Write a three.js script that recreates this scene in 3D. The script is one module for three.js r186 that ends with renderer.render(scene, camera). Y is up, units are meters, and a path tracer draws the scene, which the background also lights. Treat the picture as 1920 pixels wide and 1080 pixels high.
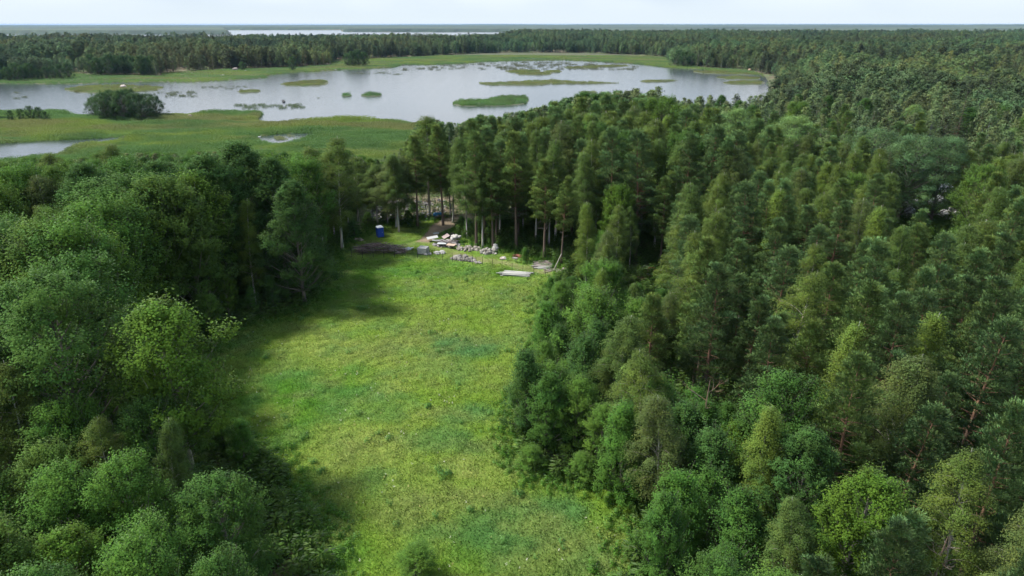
import * as THREE from 'three';
import { ImprovedNoise } from 'three/addons/math/ImprovedNoise.js';
import { mergeGeometries } from 'three/addons/utils/BufferGeometryUtils.js';

// ---------------------------------------------------------------- camera, sky, sun, exposure
const CAM_H = 40, FPX = 1280, PITCH = Math.atan(495 / FPX);      // drone 40 m up; horizon 495 of 540 half-pixels above the axis
const scene = new THREE.Scene();
const camera = new THREE.PerspectiveCamera(2 * Math.atan(540 / FPX) * 180 / Math.PI, 16 / 9, 0.5, 60000);
camera.position.set(0, CAM_H, 0);
camera.rotation.set(-PITCH, 0, 0);
const renderer = new THREE.WebGLRenderer({ antialias: true });
renderer.toneMapping = THREE.LinearToneMapping;
renderer.toneMappingExposure = 2.05;
renderer.shadowMap.enabled = true;

const perlin = new ImprovedNoise();
const N3 = (x, y, z) => perlin.noise(x + 31.7, y + 11.3, z + 7.9);
const fbm = (x, y, z, o = 4) => { let s = 0, a = 1, n = 0; for (let i = 0; i < o; i++) { s += a * N3(x, y, z); n += a; a *= 0.5; x *= 2.03; y *= 2.03; z *= 2.03; } return s / n; };
const clamp = (x, a = 0, b = 1) => Math.min(b, Math.max(a, x));
const lerp = (a, b, t) => a + (b - a) * t;
const sstep = (a, b, x) => { const t = clamp((x - a) / (b - a)); return t * t * (3 - 2 * t); };

{ // bright broken cloud over pale blue, whitening toward the horizon all the way round
  const W = 1024, H = 512, d = new Float32Array(W * H * 4);
  for (let j = 0; j < H; j++) {
    const el = ((j + 0.5) / H - 0.5) * Math.PI, y = Math.sin(el), c = Math.cos(el);
    for (let i = 0; i < W; i++) {
      const az = ((i + 0.5) / W - 0.5) * 2 * Math.PI, x = c * Math.cos(az), z = c * Math.sin(az), e = Math.max(y, 0);
      const k = 1 / (e + 0.18), n = fbm(x * k * 1.1, 0.4, z * k * 1.1, 5);
      const cloud = sstep(-0.28, 0.3, n) * sstep(0.0, 0.12, e);
      const up = Math.pow(e, 0.55);
      const blue = [lerp(0.412, 0.13, up), lerp(0.460, 0.23, up), lerp(0.488, 0.41, up)];
      const tone = lerp(0.82, 0.86, sstep(0.1, 0.8, e)) + 0.14 * fbm(x * k * 2.3 + 9, 2.2, z * k * 2.3, 4);
      const o = (j * W + i) * 4, cl = [tone * 0.99, tone, tone * 1.03];
      for (let q = 0; q < 3; q++) d[o + q] = lerp(blue[q], cl[q], cloud * 0.85);
      d[o + 3] = 1;
    }
  }
  const t = new THREE.DataTexture(d, W, H, THREE.RGBAFormat, THREE.FloatType);
  t.mapping = THREE.EquirectangularReflectionMapping; t.magFilter = THREE.LinearFilter; t.needsUpdate = true;
  scene.background = t; scene.environment = t;
}
const sun = new THREE.DirectionalLight(new THREE.Color(1.0, 0.95, 0.86), 4.2);
{ // over the shaded wood, a little ahead of the drone
  const az = -9 * Math.PI / 180, el = 51 * Math.PI / 180;
  sun.position.set(-Math.cos(el) * Math.cos(az) * 400, Math.sin(el) * 400, -80 + Math.cos(el) * Math.sin(az) * 400);
  sun.target.position.set(0, 0, -80);
  sun.castShadow = true; sun.shadow.radius = 18; sun.shadow.mapSize.set(4096, 4096);
  const c = sun.shadow.camera; c.left = c.bottom = -220; c.right = c.top = 220; c.near = 1; c.far = 1200;
  scene.add(sun, sun.target);
}
scene.fog = new THREE.FogExp2(new THREE.Color(0.30, 0.56, 1.0), 0.00002);

// ---------------------------------------------------------------- helpers
function rng(seed) { let s = (seed * 2654435761) >>> 0; return () => { s = (s + 0x6d2b79f5) | 0; let t = Math.imul(s ^ (s >>> 15), 1 | s); t = (t + Math.imul(t ^ (t >>> 7), 61 | t)) ^ t; return ((t ^ (t >>> 14)) >>> 0) / 4294967296; }; }
const V = (x, y, z) => new THREE.Vector3(x, y, z);
const SP = Math.sin(PITCH), CP = Math.cos(PITCH);
function at(px, py, h = 0) {                                      // pixel of the photograph -> point on the level y = h
  const a = (px - 960) / FPX, b = (540 - py) / FPX, dy = b * CP - SP, dz = -b * SP - CP, t = (h - CAM_H) / dy;
  return [a * t, dz * t];
}
const poly = (pts, h = 0) => pts.map(([x, y]) => at(x, y, h));
function sd(p, x, z) {                                            // signed distance to a polygon, negative inside
  let d = 1e18, s = 1;
  for (let i = 0, j = p.length - 1; i < p.length; j = i++) {
    const ex = p[j][0] - p[i][0], ez = p[j][1] - p[i][1], wx = x - p[i][0], wz = z - p[i][1], t = clamp((wx * ex + wz * ez) / (ex * ex + ez * ez || 1));
    const bx = wx - ex * t, bz = wz - ez * t; d = Math.min(d, bx * bx + bz * bz);
    const c0 = z >= p[i][1], c1 = z < p[j][1], c2 = ex * wz > ez * wx;
    if ((c0 && c1 && c2) || (!c0 && !c1 && !c2)) s = -s;
  }
  return s * Math.sqrt(d);
}
const inPoly = (p, x, z) => sd(p, x, z) < 0;
class GB {                                                        // growing geometry: position, normal, colour, index
  constructor() { this.p = []; this.n = []; this.c = []; this.i = []; this.u = []; }
  v(x, y, z, nx, ny, nz, r, g, b) { this.p.push(x, y, z); this.n.push(nx, ny, nz); this.c.push(r, g, b); return this.p.length / 3 - 1; }
  leaf(px, py, pz, ax, ay, az, nx, ny, nz, sx, sy, sz, L, W, r, g, b) {   // base, unit axis, unit face normal, shading normal
    const wx = (ay * nz - az * ny) * W * 0.5, wy = (az * nx - ax * nz) * W * 0.5, wz = (ax * ny - ay * nx) * W * 0.5, f = W * 0.18, m = L * 0.45;
    const a = this.v(px, py, pz, sx, sy, sz, r, g, b);
    this.v(px + ax * m + wx + nx * f, py + ay * m + wy + ny * f, pz + az * m + wz + nz * f, sx, sy, sz, r, g, b);
    this.v(px + ax * L, py + ay * L, pz + az * L, sx, sy, sz, r, g, b);
    this.v(px + ax * m - wx + nx * f, py + ay * m - wy + ny * f, pz + az * m - wz + nz * f, sx, sy, sz, r, g, b);
    this.i.push(a, a + 1, a + 2, a, a + 2, a + 3);
  }
  blade(px, py, pz, dx, dy, dz, wx, wy, wz, nx, ny, nz, r, g, b) {        // narrow triangle
    const a = this.v(px - wx, py - wy, pz - wz, nx, ny, nz, r, g, b);
    this.v(px + wx, py + wy, pz + wz, nx, ny, nz, r, g, b); this.v(px + dx, py + dy, pz + dz, nx, ny, nz, r, g, b);
    this.i.push(a, a + 1, a + 2);
  }
  blade2(px, py, pz, dx, dy, dz, wx, wy, wz, nx, ny, nz, r, g, b) {       // the same, wound so that its face agrees with the given normal
    const k = (wy * dz - wz * dy) * nx + (wz * dx - wx * dz) * ny + (wx * dy - wy * dx) * nz < 0 ? -1 : 1;
    this.blade(px, py, pz, dx, dy, dz, wx * k, wy * k, wz * k, nx, ny, nz, r, g, b);
  }
  tube(pts, radii, sides, col) {                                   // col(k, j) -> [r, g, b]
    const rows = [];
    for (let k = 0; k < pts.length; k++) {
      const a = pts[Math.max(0, k - 1)], b = pts[Math.min(pts.length - 1, k + 1)];
      const t = V(b[0] - a[0], b[1] - a[1], b[2] - a[2]).normalize(), u = V(Math.abs(t.y) > 0.9 ? 1 : 0, Math.abs(t.y) > 0.9 ? 0 : 1, 0).cross(t).normalize(), w = t.clone().cross(u);
      const row = [];
      for (let j = 0; j < sides; j++) {
        const q = j / sides * Math.PI * 2, cx = Math.cos(q), cy = Math.sin(q), nx = u.x * cx + w.x * cy, ny = u.y * cx + w.y * cy, nz = u.z * cx + w.z * cy, c = col(k, j);
        row.push(this.v(pts[k][0] + nx * radii[k], pts[k][1] + ny * radii[k], pts[k][2] + nz * radii[k], nx, ny, nz, c[0], c[1], c[2]));
      }
      rows.push(row);
    }
    for (let k = 0; k + 1 < rows.length; k++) for (let j = 0; j < sides; j++) {
      const a = rows[k][j], b = rows[k][(j + 1) % sides], c = rows[k + 1][j], d = rows[k + 1][(j + 1) % sides];
      this.i.push(a, b, d, a, d, c);
    }
  }
  box(cx, cy, cz, sx, sy, sz, yaw, col, rx = 0, rz = 0) {
    const m = new THREE.Matrix4().makeRotationFromEuler(new THREE.Euler(rx, yaw, rz, 'YXZ')), q = V(0, 0, 0);
    const face = (n, u, w) => {
      const N = V(...n).applyMatrix4(m), id = [];
      for (const [a, b] of [[-1, -1], [1, -1], [1, 1], [-1, 1]]) {
        q.set((n[0] + u[0] * a + w[0] * b) * sx / 2, (n[1] + u[1] * a + w[1] * b) * sy / 2, (n[2] + u[2] * a + w[2] * b) * sz / 2).applyMatrix4(m);
        id.push(this.v(q.x + cx, q.y + cy, q.z + cz, N.x, N.y, N.z, ...col));
      }
      this.i.push(id[0], id[1], id[2], id[0], id[2], id[3]);
    };
    face([1, 0, 0], [0, 1, 0], [0, 0, 1]); face([-1, 0, 0], [0, 0, 1], [0, 1, 0]); face([0, 1, 0], [0, 0, 1], [1, 0, 0]);
    face([0, -1, 0], [1, 0, 0], [0, 0, 1]); face([0, 0, 1], [1, 0, 0], [0, 1, 0]); face([0, 0, -1], [0, 1, 0], [1, 0, 0]);
    return this;
  }
  rock(cx, cy, cz, sx, sy, sz, seed, col, detail = 1) {
    const g = new THREE.IcosahedronGeometry(1, detail), P = g.attributes.position, id = new Map();
    for (let k = 0; k < P.count; k++) {
      const x = P.getX(k), y = P.getY(k), z = P.getZ(k), s = 1 + 0.38 * N3(x * 1.3 + seed * 3.1, y * 1.3, z * 1.3 + seed);
      const j = 0.85 + 0.3 * (0.5 + N3(x * 4 + seed, y * 4, z * 4));
      const key = `${x.toFixed(3)},${y.toFixed(3)},${z.toFixed(3)},${Math.floor(k / 3)}`;
      id.set(key, this.v(cx + x * s * sx, cy + y * s * sy, cz + z * s * sz, x, y, z, col[0] * j, col[1] * j, col[2] * j));
      if (k % 3 === 2) { const e = this.p.length / 3 - 1; this.i.push(e - 2, e - 1, e); }
    }
    return this;
  }
  geo(flat) {
    const g = new THREE.BufferGeometry();
    g.setAttribute('position', new THREE.BufferAttribute(new Float32Array(this.p), 3));
    g.setAttribute('color', new THREE.BufferAttribute(new Float32Array(this.c), 3));
    g.setAttribute('normal', new THREE.BufferAttribute(new Float32Array(this.n), 3));
    if (this.u.length) g.setAttribute('uv', new THREE.BufferAttribute(new Float32Array(this.u), 2));
    g.setIndex(new THREE.BufferAttribute(new Uint32Array(this.i), 1));
    if (flat) g.computeVertexNormals();
    return g;
  }
}
const taken = new Map();
function numbered(n) { const k = taken.get(n) ?? 0; taken.set(n, k + 1); return k ? `${n}_${String(k).padStart(3, '0')}` : n; }
function tag(o, label, category, group) { o.userData = { label, category, ...(group ? { group } : {}) }; return o; }
function mesh(name, geo, mat, parent = scene) { const m = new THREE.Mesh(geo, mat); m.name = parent === scene ? numbered(name) : name; m.castShadow = m.receiveShadow = true; parent.add(m); return m; }
function thing(name, label, category, x, y, z, turn = 0, group) { const g = new THREE.Group(); g.name = numbered(name); g.position.set(x, y, z); g.rotation.y = turn; tag(g, label, category, group); scene.add(g); return g; }
function copies(name, geo, mat, list, parent = scene) {            // list of { x, y, z, s, sy, turn, tilt, col }
  const m = new THREE.InstancedMesh(geo, mat, list.length), o = new THREE.Object3D(), c = new THREE.Color();
  list.forEach((e, k) => {
    o.position.set(e.x, e.y, e.z); o.rotation.set(e.tx ?? 0, e.turn ?? 0, e.tz ?? 0); o.scale.set(e.s, e.sy ?? e.s, e.s); o.updateMatrix(); m.setMatrixAt(k, o.matrix);
    m.setColorAt(k, c.setRGB(...(e.col ?? [1, 1, 1])));
  });
  m.name = parent === scene ? numbered(name) : name; m.castShadow = m.receiveShadow = true; parent.add(m); return m;
}
const stdMat = (o) => new THREE.MeshStandardMaterial({ vertexColors: true, roughness: 0.85, ...o });
const leafMat = (o) => new THREE.MeshPhysicalMaterial({ vertexColors: true, roughness: 0.95, specularIntensity: 0.15, transmission: 0.34, thickness: 0, side: THREE.DoubleSide, ...o });
const tint = (k) => new THREE.Color(k, k, k);
const M = {
  leaf: leafMat({ color: tint(.77) }), needle: leafMat({ transmission: 0.24, color: tint(.98) }), bark: stdMat({ roughness: 0.92, color: tint(.8) }), grass: leafMat({ transmission: 0.5, roughness: 1, specularIntensity: 0.1 }),
  solidLeaf: stdMat({ side: THREE.DoubleSide, roughness: 0.85, color: tint(.82) }), reed: leafMat({ transmission: 0.4, roughness: 1, specularIntensity: 0.1, color: tint(.9) }), solid: stdMat({ color: tint(.75) }), smooth: stdMat({ roughness: 0.45, color: tint(.75) }),
};

// ---------------------------------------------------------------- lie of the land (all outlines read off the photograph, laid on their own level)
const WATER = -3;
const bay = poly([[-500, 168], [-200, 161], [0, 157], [70, 158], [140, 158], [230, 155], [300, 154], [345, 155], [430, 151], [500, 146], [498, 142], [545, 137], [600, 134], [660, 130.5], [735, 127], [753, 122], [735, 120.5], [800, 122], [860, 120], [900, 116.5], [960, 114.5], [1057, 113], [1130, 116], [1190, 120], [1260, 128], [1310, 130], [1350, 135], [1400, 139], [1432, 142], [1440, 152], [1442, 176], [1405, 222], [1300, 268], [1150, 288], [1000, 286], [900, 270], [830, 250], [795, 238], [760, 230], [700, 227], [640, 227], [560, 233], [500, 231], [478, 227], [484, 219], [490, 214], [480, 212], [420, 214], [350, 217], [300, 219], [140, 217], [95, 214], [0, 216], [-200, 222], [-600, 230]], WATER);
const creek = poly([[-300, 276], [0, 270], [90, 264], [170, 261], [240, 256], [250, 262], [200, 268], [158, 273], [138, 279], [146, 285], [112, 293], [60, 302], [10, 310], [-300, 326]], WATER);
const pools = [poly([[466, 262], [484, 256], [530, 251], [590, 250], [592, 260], [566, 268], [520, 272], [486, 269]], WATER), poly([[136, 318], [166, 314], [168, 328], [140, 332]], WATER), poly([[945, 111.2], [965, 109.6], [1000, 108.8], [1055, 110.2], [1010, 111.2]], WATER)];
const farLake = [[-9000, -1250], [-600, -1300], [-9000, -3400], [-2600, -3350], [-1275, -3300], [-2200, -5600], [-1330, -5700], [-990, -4300], [-400, -4150], [-20, -4250], [10, -3000], [-60, -1700]];
const farMarsh = poly([[-300, 158], [-100, 152], [20, 150], [60, 147], [140, 136], [165, 141], [300, 143], [305, 138], [400, 131], [440, 130], [520, 128], [620, 122], [622, 113], [700, 110], [760, 108], [830, 104], [880, 101], [950, 99], [1100, 99.5], [1200, 104], [1250, 108], [1262, 122], [1300, 124], [1330, 128], [1400, 131], [1430, 140], [1440, 158], [1200, 150], [900, 130], [600, 150], [0, 175], [-300, 180]], WATER);
const nearMarsh = [[-520, -176], [-300, -178], [-150, -182], [-70, -190], [-44, -198], [-30, -222], [-18, -262], [-8, -305], [-60, -420], [-700, -420], [-700, -176]];
const meadow = poly([[760, 2600], [670, 1180], [585, 960], [495, 850], [415, 800], [365, 745], [385, 690], [410, 640], [480, 610], [560, 590], [618, 540], [622, 480], [640, 462], [670, 444], [700, 424], [770, 416], [800, 408], [835, 408], [850, 428], [865, 446], [905, 462], [960, 474], [1000, 486], [1062, 500], [1050, 522], [1022, 560], [1018, 620], [1012, 700], [966, 760], [960, 830], [992, 888], [1090, 912], [1188, 935], [1195, 1000], [1168, 1080], [1120, 1300], [1060, 2600]]);
const yard = poly([[655, 430], [680, 385], [720, 360], [820, 352], [980, 352], [985, 385], [905, 400], [850, 404], [830, 418], [790, 432], [740, 430], [700, 446]]);
const track = poly([[780, 454], [794, 438], [806, 424], [830, 410], [880, 400], [910, 410], [856, 426], [830, 438], [808, 456]]);
const path = poly([[740, 458], [790, 448], [830, 462], [890, 480], [960, 492], [1040, 512], [1036, 520], [960, 504], [880, 490], [810, 470], [745, 466]]);
const glade = poly([[1365, 480], [1385, 472], [1398, 500], [1388, 522], [1366, 516]]);
const clearing = poly([[1672, 405], [1690, 350], [1790, 325], [1830, 345], [1810, 412], [1740, 432]]);
const woodpileSpot = poly([[1180, 500], [1245, 496], [1248, 540], [1185, 545]]);

const FOOT = [[966, 516, 2.7], [1018, 500, 2.6], [972, 482, 1.3], [794, 476, 1.2], [868, 487, 2.5], [893, 493, 1.2], [838, 459, 3.4], [880, 468, 2.5], [917, 474, 2.0], [704, 474, 2.6], [730, 473, 2.6], [713, 444, .8], [1059, 511, 1.5], [824, 476, .9], [941, 487, .8], [1032, 506, 1.5]].map(([a, b, r]) => [...at(a, b), r]);   // ground under and just before the heaps: trodden short
const trodden = (x, z) => { let d = 9; for (const [a, b, r] of FOOT) d = Math.min(d, Math.hypot(x - a, (z - b - .8) * .8) - r); return d; };
function shore(x, z) {                                             // distance to open water, negative in it
  const D = Math.hypot(x, z);
  if (D > 1150) return sd(farLake, x, z);
  let d = sd(bay, x, z);
  if (D < 700) { d = Math.min(d, sd(creek, x, z)); for (const p of pools) d = Math.min(d, sd(p, x, z)); }
  else if (D < 1100) d = Math.min(d, sd(pools[2], x, z));
  return d;
}
function landHeight(x, z, s = shore(x, z)) {
  const D = Math.hypot(x, z);
  if (s < 0) return WATER - Math.min(1.2, -s * 0.25);
  let s2 = s; if (D < 560) s2 = Math.min(s2, sd(nearMarsh, x, z)); if (D > 380 && D < 1700) s2 = Math.min(s2, sd(farMarsh, x, z));
  let h = WATER + Math.min(0.35, s * 0.3) + 2.65 * sstep(4, 46, s2);
  h += sstep(60, 200, s) * (0.6 * fbm(x / 90, 0.3, z / 90, 3)) + sstep(300, 1200, s) * 5 * fbm(x / 600, 0.7, z / 600, 3);
  h += sstep(2500, 9000, D) * 22 * (0.55 + fbm(x / 2600, 1.1, z / 2600, 3)) * sstep(-4000, 5000, x + 0.2 * D);
  if (D < 170) h += 0.12 * fbm(x / 6, 2.1, z / 6, 3);
  return h;
}
const meadowPatches = [];                                          // drifts of one plant or another, where the photograph shows them
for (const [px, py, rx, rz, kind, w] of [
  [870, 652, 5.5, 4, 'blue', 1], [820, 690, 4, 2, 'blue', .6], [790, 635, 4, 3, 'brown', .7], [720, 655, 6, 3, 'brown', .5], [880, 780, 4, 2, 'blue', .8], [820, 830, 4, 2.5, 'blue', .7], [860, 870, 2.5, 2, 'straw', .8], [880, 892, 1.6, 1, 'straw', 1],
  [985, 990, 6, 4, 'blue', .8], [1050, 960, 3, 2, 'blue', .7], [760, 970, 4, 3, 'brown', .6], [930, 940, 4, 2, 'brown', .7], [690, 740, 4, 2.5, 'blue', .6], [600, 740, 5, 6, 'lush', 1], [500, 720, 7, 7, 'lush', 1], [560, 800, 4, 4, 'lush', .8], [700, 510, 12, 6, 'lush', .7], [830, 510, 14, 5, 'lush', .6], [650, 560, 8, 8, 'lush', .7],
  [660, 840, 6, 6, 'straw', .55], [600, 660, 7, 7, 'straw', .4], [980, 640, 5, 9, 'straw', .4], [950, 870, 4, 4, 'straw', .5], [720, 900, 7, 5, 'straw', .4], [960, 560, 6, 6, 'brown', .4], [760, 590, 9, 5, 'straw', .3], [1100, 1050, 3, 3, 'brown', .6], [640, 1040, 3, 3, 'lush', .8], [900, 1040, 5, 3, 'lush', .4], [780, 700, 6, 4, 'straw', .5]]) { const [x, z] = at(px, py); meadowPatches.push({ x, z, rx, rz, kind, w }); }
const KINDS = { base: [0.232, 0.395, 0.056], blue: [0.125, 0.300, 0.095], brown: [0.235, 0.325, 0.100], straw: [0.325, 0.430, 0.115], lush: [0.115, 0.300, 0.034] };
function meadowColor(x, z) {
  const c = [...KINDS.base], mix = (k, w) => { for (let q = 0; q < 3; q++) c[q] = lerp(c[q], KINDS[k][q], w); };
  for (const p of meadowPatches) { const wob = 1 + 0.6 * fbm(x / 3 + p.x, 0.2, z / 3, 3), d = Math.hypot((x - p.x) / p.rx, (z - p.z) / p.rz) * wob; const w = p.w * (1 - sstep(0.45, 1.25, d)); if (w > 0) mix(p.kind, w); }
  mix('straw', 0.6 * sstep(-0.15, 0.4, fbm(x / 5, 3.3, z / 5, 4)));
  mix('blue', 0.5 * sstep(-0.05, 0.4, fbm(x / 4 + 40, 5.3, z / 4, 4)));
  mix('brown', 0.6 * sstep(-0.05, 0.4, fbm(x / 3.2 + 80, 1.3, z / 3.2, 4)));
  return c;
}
function marshColor(x, z) {                                        // sedge, young reed and old reed in drifts
  const n = fbm(x / 16, 4.1, z / 16, 4), m = sstep(-0.15, 0.3, fbm(x / 45 + 7, 2.2, z / 22, 3)), t = sstep(-0.05, 0.35, fbm(x / 60 + 3, 9.2, z / 24, 3));
  const a = [0.135, 0.225, 0.034], b = [0.075, 0.175, 0.042], c = [0.155, 0.185, 0.062];
  return [0, 1, 2].map((q) => lerp(lerp(b[q], a[q], m), c[q], t * 0.8) * (1 + 0.35 * n));
}
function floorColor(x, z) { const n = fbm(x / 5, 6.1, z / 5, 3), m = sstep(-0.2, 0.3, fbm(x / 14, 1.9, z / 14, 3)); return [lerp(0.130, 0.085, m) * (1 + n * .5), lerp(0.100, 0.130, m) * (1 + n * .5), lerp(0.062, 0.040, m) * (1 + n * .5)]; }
function openAt(x, z, s) {                                         // what grows there: meadow, marsh, yard, track, wood
  const D = Math.hypot(x, z);
  if (D < 260) {
    if (inPoly(track, x, z)) return 'track';
    if (inPoly(yard, x, z)) return 'yard';
    if (inPoly(meadow, x, z)) return inPoly(path, x, z) ? 'path' : 'meadow';
    if (inPoly(glade, x, z) || inPoly(clearing, x, z) || inPoly(woodpileSpot, x, z)) return 'glade';
  }
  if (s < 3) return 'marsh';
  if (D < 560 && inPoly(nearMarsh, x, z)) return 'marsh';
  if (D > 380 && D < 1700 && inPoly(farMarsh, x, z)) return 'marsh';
  return 'wood';
}
function groundColor(x, z, s, what) {
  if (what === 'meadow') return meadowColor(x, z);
  if (what === 'path') return [0.21, 0.23, 0.075].map((c) => c * (1 + 0.4 * fbm(x / 2, 1, z / 2, 3)));
  if (what === 'track') return [0.27, 0.21, 0.14].map((c) => c * (1 + 0.5 * fbm(x / 1.5, 1, z / 1.5, 3)));
  if (what === 'yard') { const t = sstep(-0.25, 0.15, fbm(x / 6, 8, z / 6, 3)); return [lerp(0.08, 0.25, t), lerp(0.12, 0.195, t), lerp(0.03, 0.14, t)]; }
  if (what === 'glade') return [0.10, 0.17, 0.03];
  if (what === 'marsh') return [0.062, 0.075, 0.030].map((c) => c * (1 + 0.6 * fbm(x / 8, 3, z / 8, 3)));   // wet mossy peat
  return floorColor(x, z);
}
{
  const grain = (() => {                                           // fine plant litter, 6 m a repeat
    const S = 512, d = new Uint8Array(S * S * 4), r = rng(5);
    const f = new Float32Array(S * S); for (let k = 0; k < S * S; k++) f[k] = r();
    for (let j = 0; j < S; j++) for (let i = 0; i < S; i++) {
      let v = 0, w = 0;
      for (let a = -1; a <= 1; a++) for (let b = -1; b <= 1; b++) { const q = 1 / (1 + a * a + b * b); v += q * f[((j + a + S) % S) * S + (i + b + S) % S]; w += q; }
      const b = 0.62 + 0.76 * (v / w - 0.5) + 0.24 * f[((j >> 3) * 8) * S + (i >> 3) * 8] , o = (j * S + i) * 4;
      d[o] = d[o + 1] = d[o + 2] = clamp(b) * 255; d[o + 3] = 255;
    }
    const t = new THREE.DataTexture(d, S, S); t.wrapS = t.wrapT = THREE.RepeatWrapping; t.magFilter = THREE.LinearFilter; t.colorSpace = THREE.NoColorSpace; t.needsUpdate = true; return t;
  })();
  const g = new GB(), A = 400, half = 52 * Math.PI / 180, R = []; for (let r = 6; r < 30000; r *= r < 260 ? 1.011 : 1.0185) R.push(r);
  for (const r of R) for (let a = 0; a <= A; a++) {
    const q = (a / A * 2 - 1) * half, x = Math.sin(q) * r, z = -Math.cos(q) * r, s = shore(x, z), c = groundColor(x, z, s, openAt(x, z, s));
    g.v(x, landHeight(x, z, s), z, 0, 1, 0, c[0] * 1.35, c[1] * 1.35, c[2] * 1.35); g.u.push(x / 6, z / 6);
  }
  for (let k = 0; k + 1 < R.length; k++) for (let a = 0; a < A; a++) { const b = k * (A + 1) + a; g.i.push(b, b + 1, b + A + 2, b, b + A + 2, b + A + 1); }
  const m = mesh('ground', g.geo(true), stdMat({ roughness: 1, map: grain, bumpMap: grain, bumpScale: 0.12, color: tint(.8) })); m.userData = { kind: 'structure' };
  // the near side, under and behind the drone: same meadow, so that light from behind is right
  const b = new GB(), Q = 24; for (let j = 0; j <= Q; j++) for (let i = 0; i <= Q; i++) { const x = (i / Q - 0.5) * 900, z = -3.5 + j / Q * 400; b.v(x, -0.35, z, 0, 1, 0, ...[0.11, 0.17, 0.03]); b.u.push(x / 6, z / 6); }
  for (let j = 0; j < Q; j++) for (let i = 0; i < Q; i++) { const k = j * (Q + 1) + i; b.i.push(k, k + Q + 1, k + 1, k + 1, k + Q + 1, k + Q + 2); }
  const m2 = mesh('ground', b.geo(), stdMat({ roughness: 1, map: grain })); m2.userData = { kind: 'structure' };
}
{ // the bay and the lakes beyond
  const S = 512, d = new Uint8Array(S * S * 4), r = rng(9), waves = [];
  for (let k = 0; k < 60; k++) { const n = 6 + Math.floor(r() * 46), a = (r() - 0.5) * 1.9; waves.push([Math.round(n * Math.cos(a + 0.4)), Math.round(n * Math.sin(a + 0.4)), r() * 6.28, 1 / Math.pow(n, 0.85)]); }
  const h = new Float32Array(S * S); let lo = 1e9, hi = -1e9;
  for (let j = 0; j < S; j++) for (let i = 0; i < S; i++) { let v = 0; for (const [u, w, p, a] of waves) v += a * Math.sin((u * i + w * j) / S * Math.PI * 2 + p); h[j * S + i] = v; lo = Math.min(lo, v); hi = Math.max(hi, v); }
  for (let k = 0; k < S * S; k++) { d[k * 4] = d[k * 4 + 1] = d[k * 4 + 2] = (h[k] - lo) / (hi - lo) * 255; d[k * 4 + 3] = 255; }
  const t = new THREE.DataTexture(d, S, S); t.wrapS = t.wrapT = THREE.RepeatWrapping; t.magFilter = THREE.LinearFilter; t.needsUpdate = true;
  const b = new GB(), T = 26;                                      // one repeat is 26 m
  for (const [x, z] of [[-30000, -150], [30000, -150], [30000, -30000], [-30000, -30000]]) { b.v(x, WATER, z, 0, 1, 0, 1, 1, 1); b.u.push(x / T, z / T); }
  b.i.push(0, 1, 2, 0, 2, 3);
  const m = mesh('water', b.geo(), new THREE.MeshPhysicalMaterial({ color: new THREE.Color(0.035, 0.045, 0.05), roughness: 0.14, ior: 1.33, bumpMap: t, bumpScale: 0.05 })); m.userData = { kind: 'structure' };
}

// ---------------------------------------------------------------- trees: each builder makes trunk-with-limbs and crown, base at the origin
const nrm = (x, y, z) => { const l = Math.hypot(x, y, z) || 1; return [x / l, y / l, z / l]; };
const mixc = (c, k, r) => { const b = k * (0.78 + 0.44 * r()), w = (r() - 0.5) * 0.16; return [c[0] * b * (1 + w), c[1] * b, c[2] * b * (1 - w)]; };
const BARK = { grey: [0.14, 0.125, 0.105], birch: [0.54, 0.52, 0.47], pineLow: [0.13, 0.095, 0.075], pineUp: [0.22, 0.12, 0.075], dead: [0.33, 0.31, 0.28] };
function trunkLine(r, h, lean, n = 8) { const p = [], a = r() * 6.28, w = r() * 6.28; for (let k = 0; k <= n; k++) { const t = k / n; p.push([Math.cos(a) * lean * t * t + 0.12 * Math.sin(t * 5 + w) * t, h * t - (k ? 0 : 0.4), Math.sin(a) * lean * t * t + 0.12 * Math.cos(t * 4 + w) * t]); } return p; }
const onLine = (p, y, h) => { const t = clamp(y / h) * (p.length - 1), k = Math.min(p.length - 2, Math.floor(t)), f = t - k; return [0, 1, 2].map((q) => lerp(p[k][q], p[k + 1][q], f)); };

function spray(cr, r, x, y, z, dx, dy, dz, len, n, L, W, col, ox, oy, oz, hang = 0, soft = 0, tight = 1) {   // a leafy shoot: leaves set along it, facing up and outward
  for (let k = 0; k < n; k++) {
    const s = (k + r()) / n, j = tight * (0.14 + 0.1 * s);
    const px = x + dx * len * s + (r() - .5) * j * 2, py = y + dy * len * s + (r() - .5) * j * 2 - hang * s * s, pz = z + dz * len * s + (r() - .5) * j * 2;
    const n1 = nrm(ox * 0.55 + (r() - .5) * 1.3, oy * 0.55 + 0.5 + (r() - .5) * 1.1, oz * 0.55 + (r() - .5) * 1.3);
    let a = [dx + (r() - .5) * 2, dy - 0.35 + (r() - .5) * 1.2, dz + (r() - .5) * 2]; const d = a[0] * n1[0] + a[1] * n1[1] + a[2] * n1[2];
    a = nrm(a[0] - d * n1[0], a[1] - d * n1[1], a[2] - d * n1[2]);
    const fa = .6 - .35 * soft, sn = nrm(n1[0] * fa + ox * .5, n1[1] * fa + oy * .5 + 0.12, n1[2] * fa + oz * .5), q = L * (0.75 + 0.5 * r()), c = mixc(col, 1, r);
    cr.leaf(px, py, pz, a[0], a[1], a[2], n1[0], n1[1], n1[2], sn[0], sn[1], sn[2], q, q * W, c[0], c[1], c[2]);
  }
}
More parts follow.
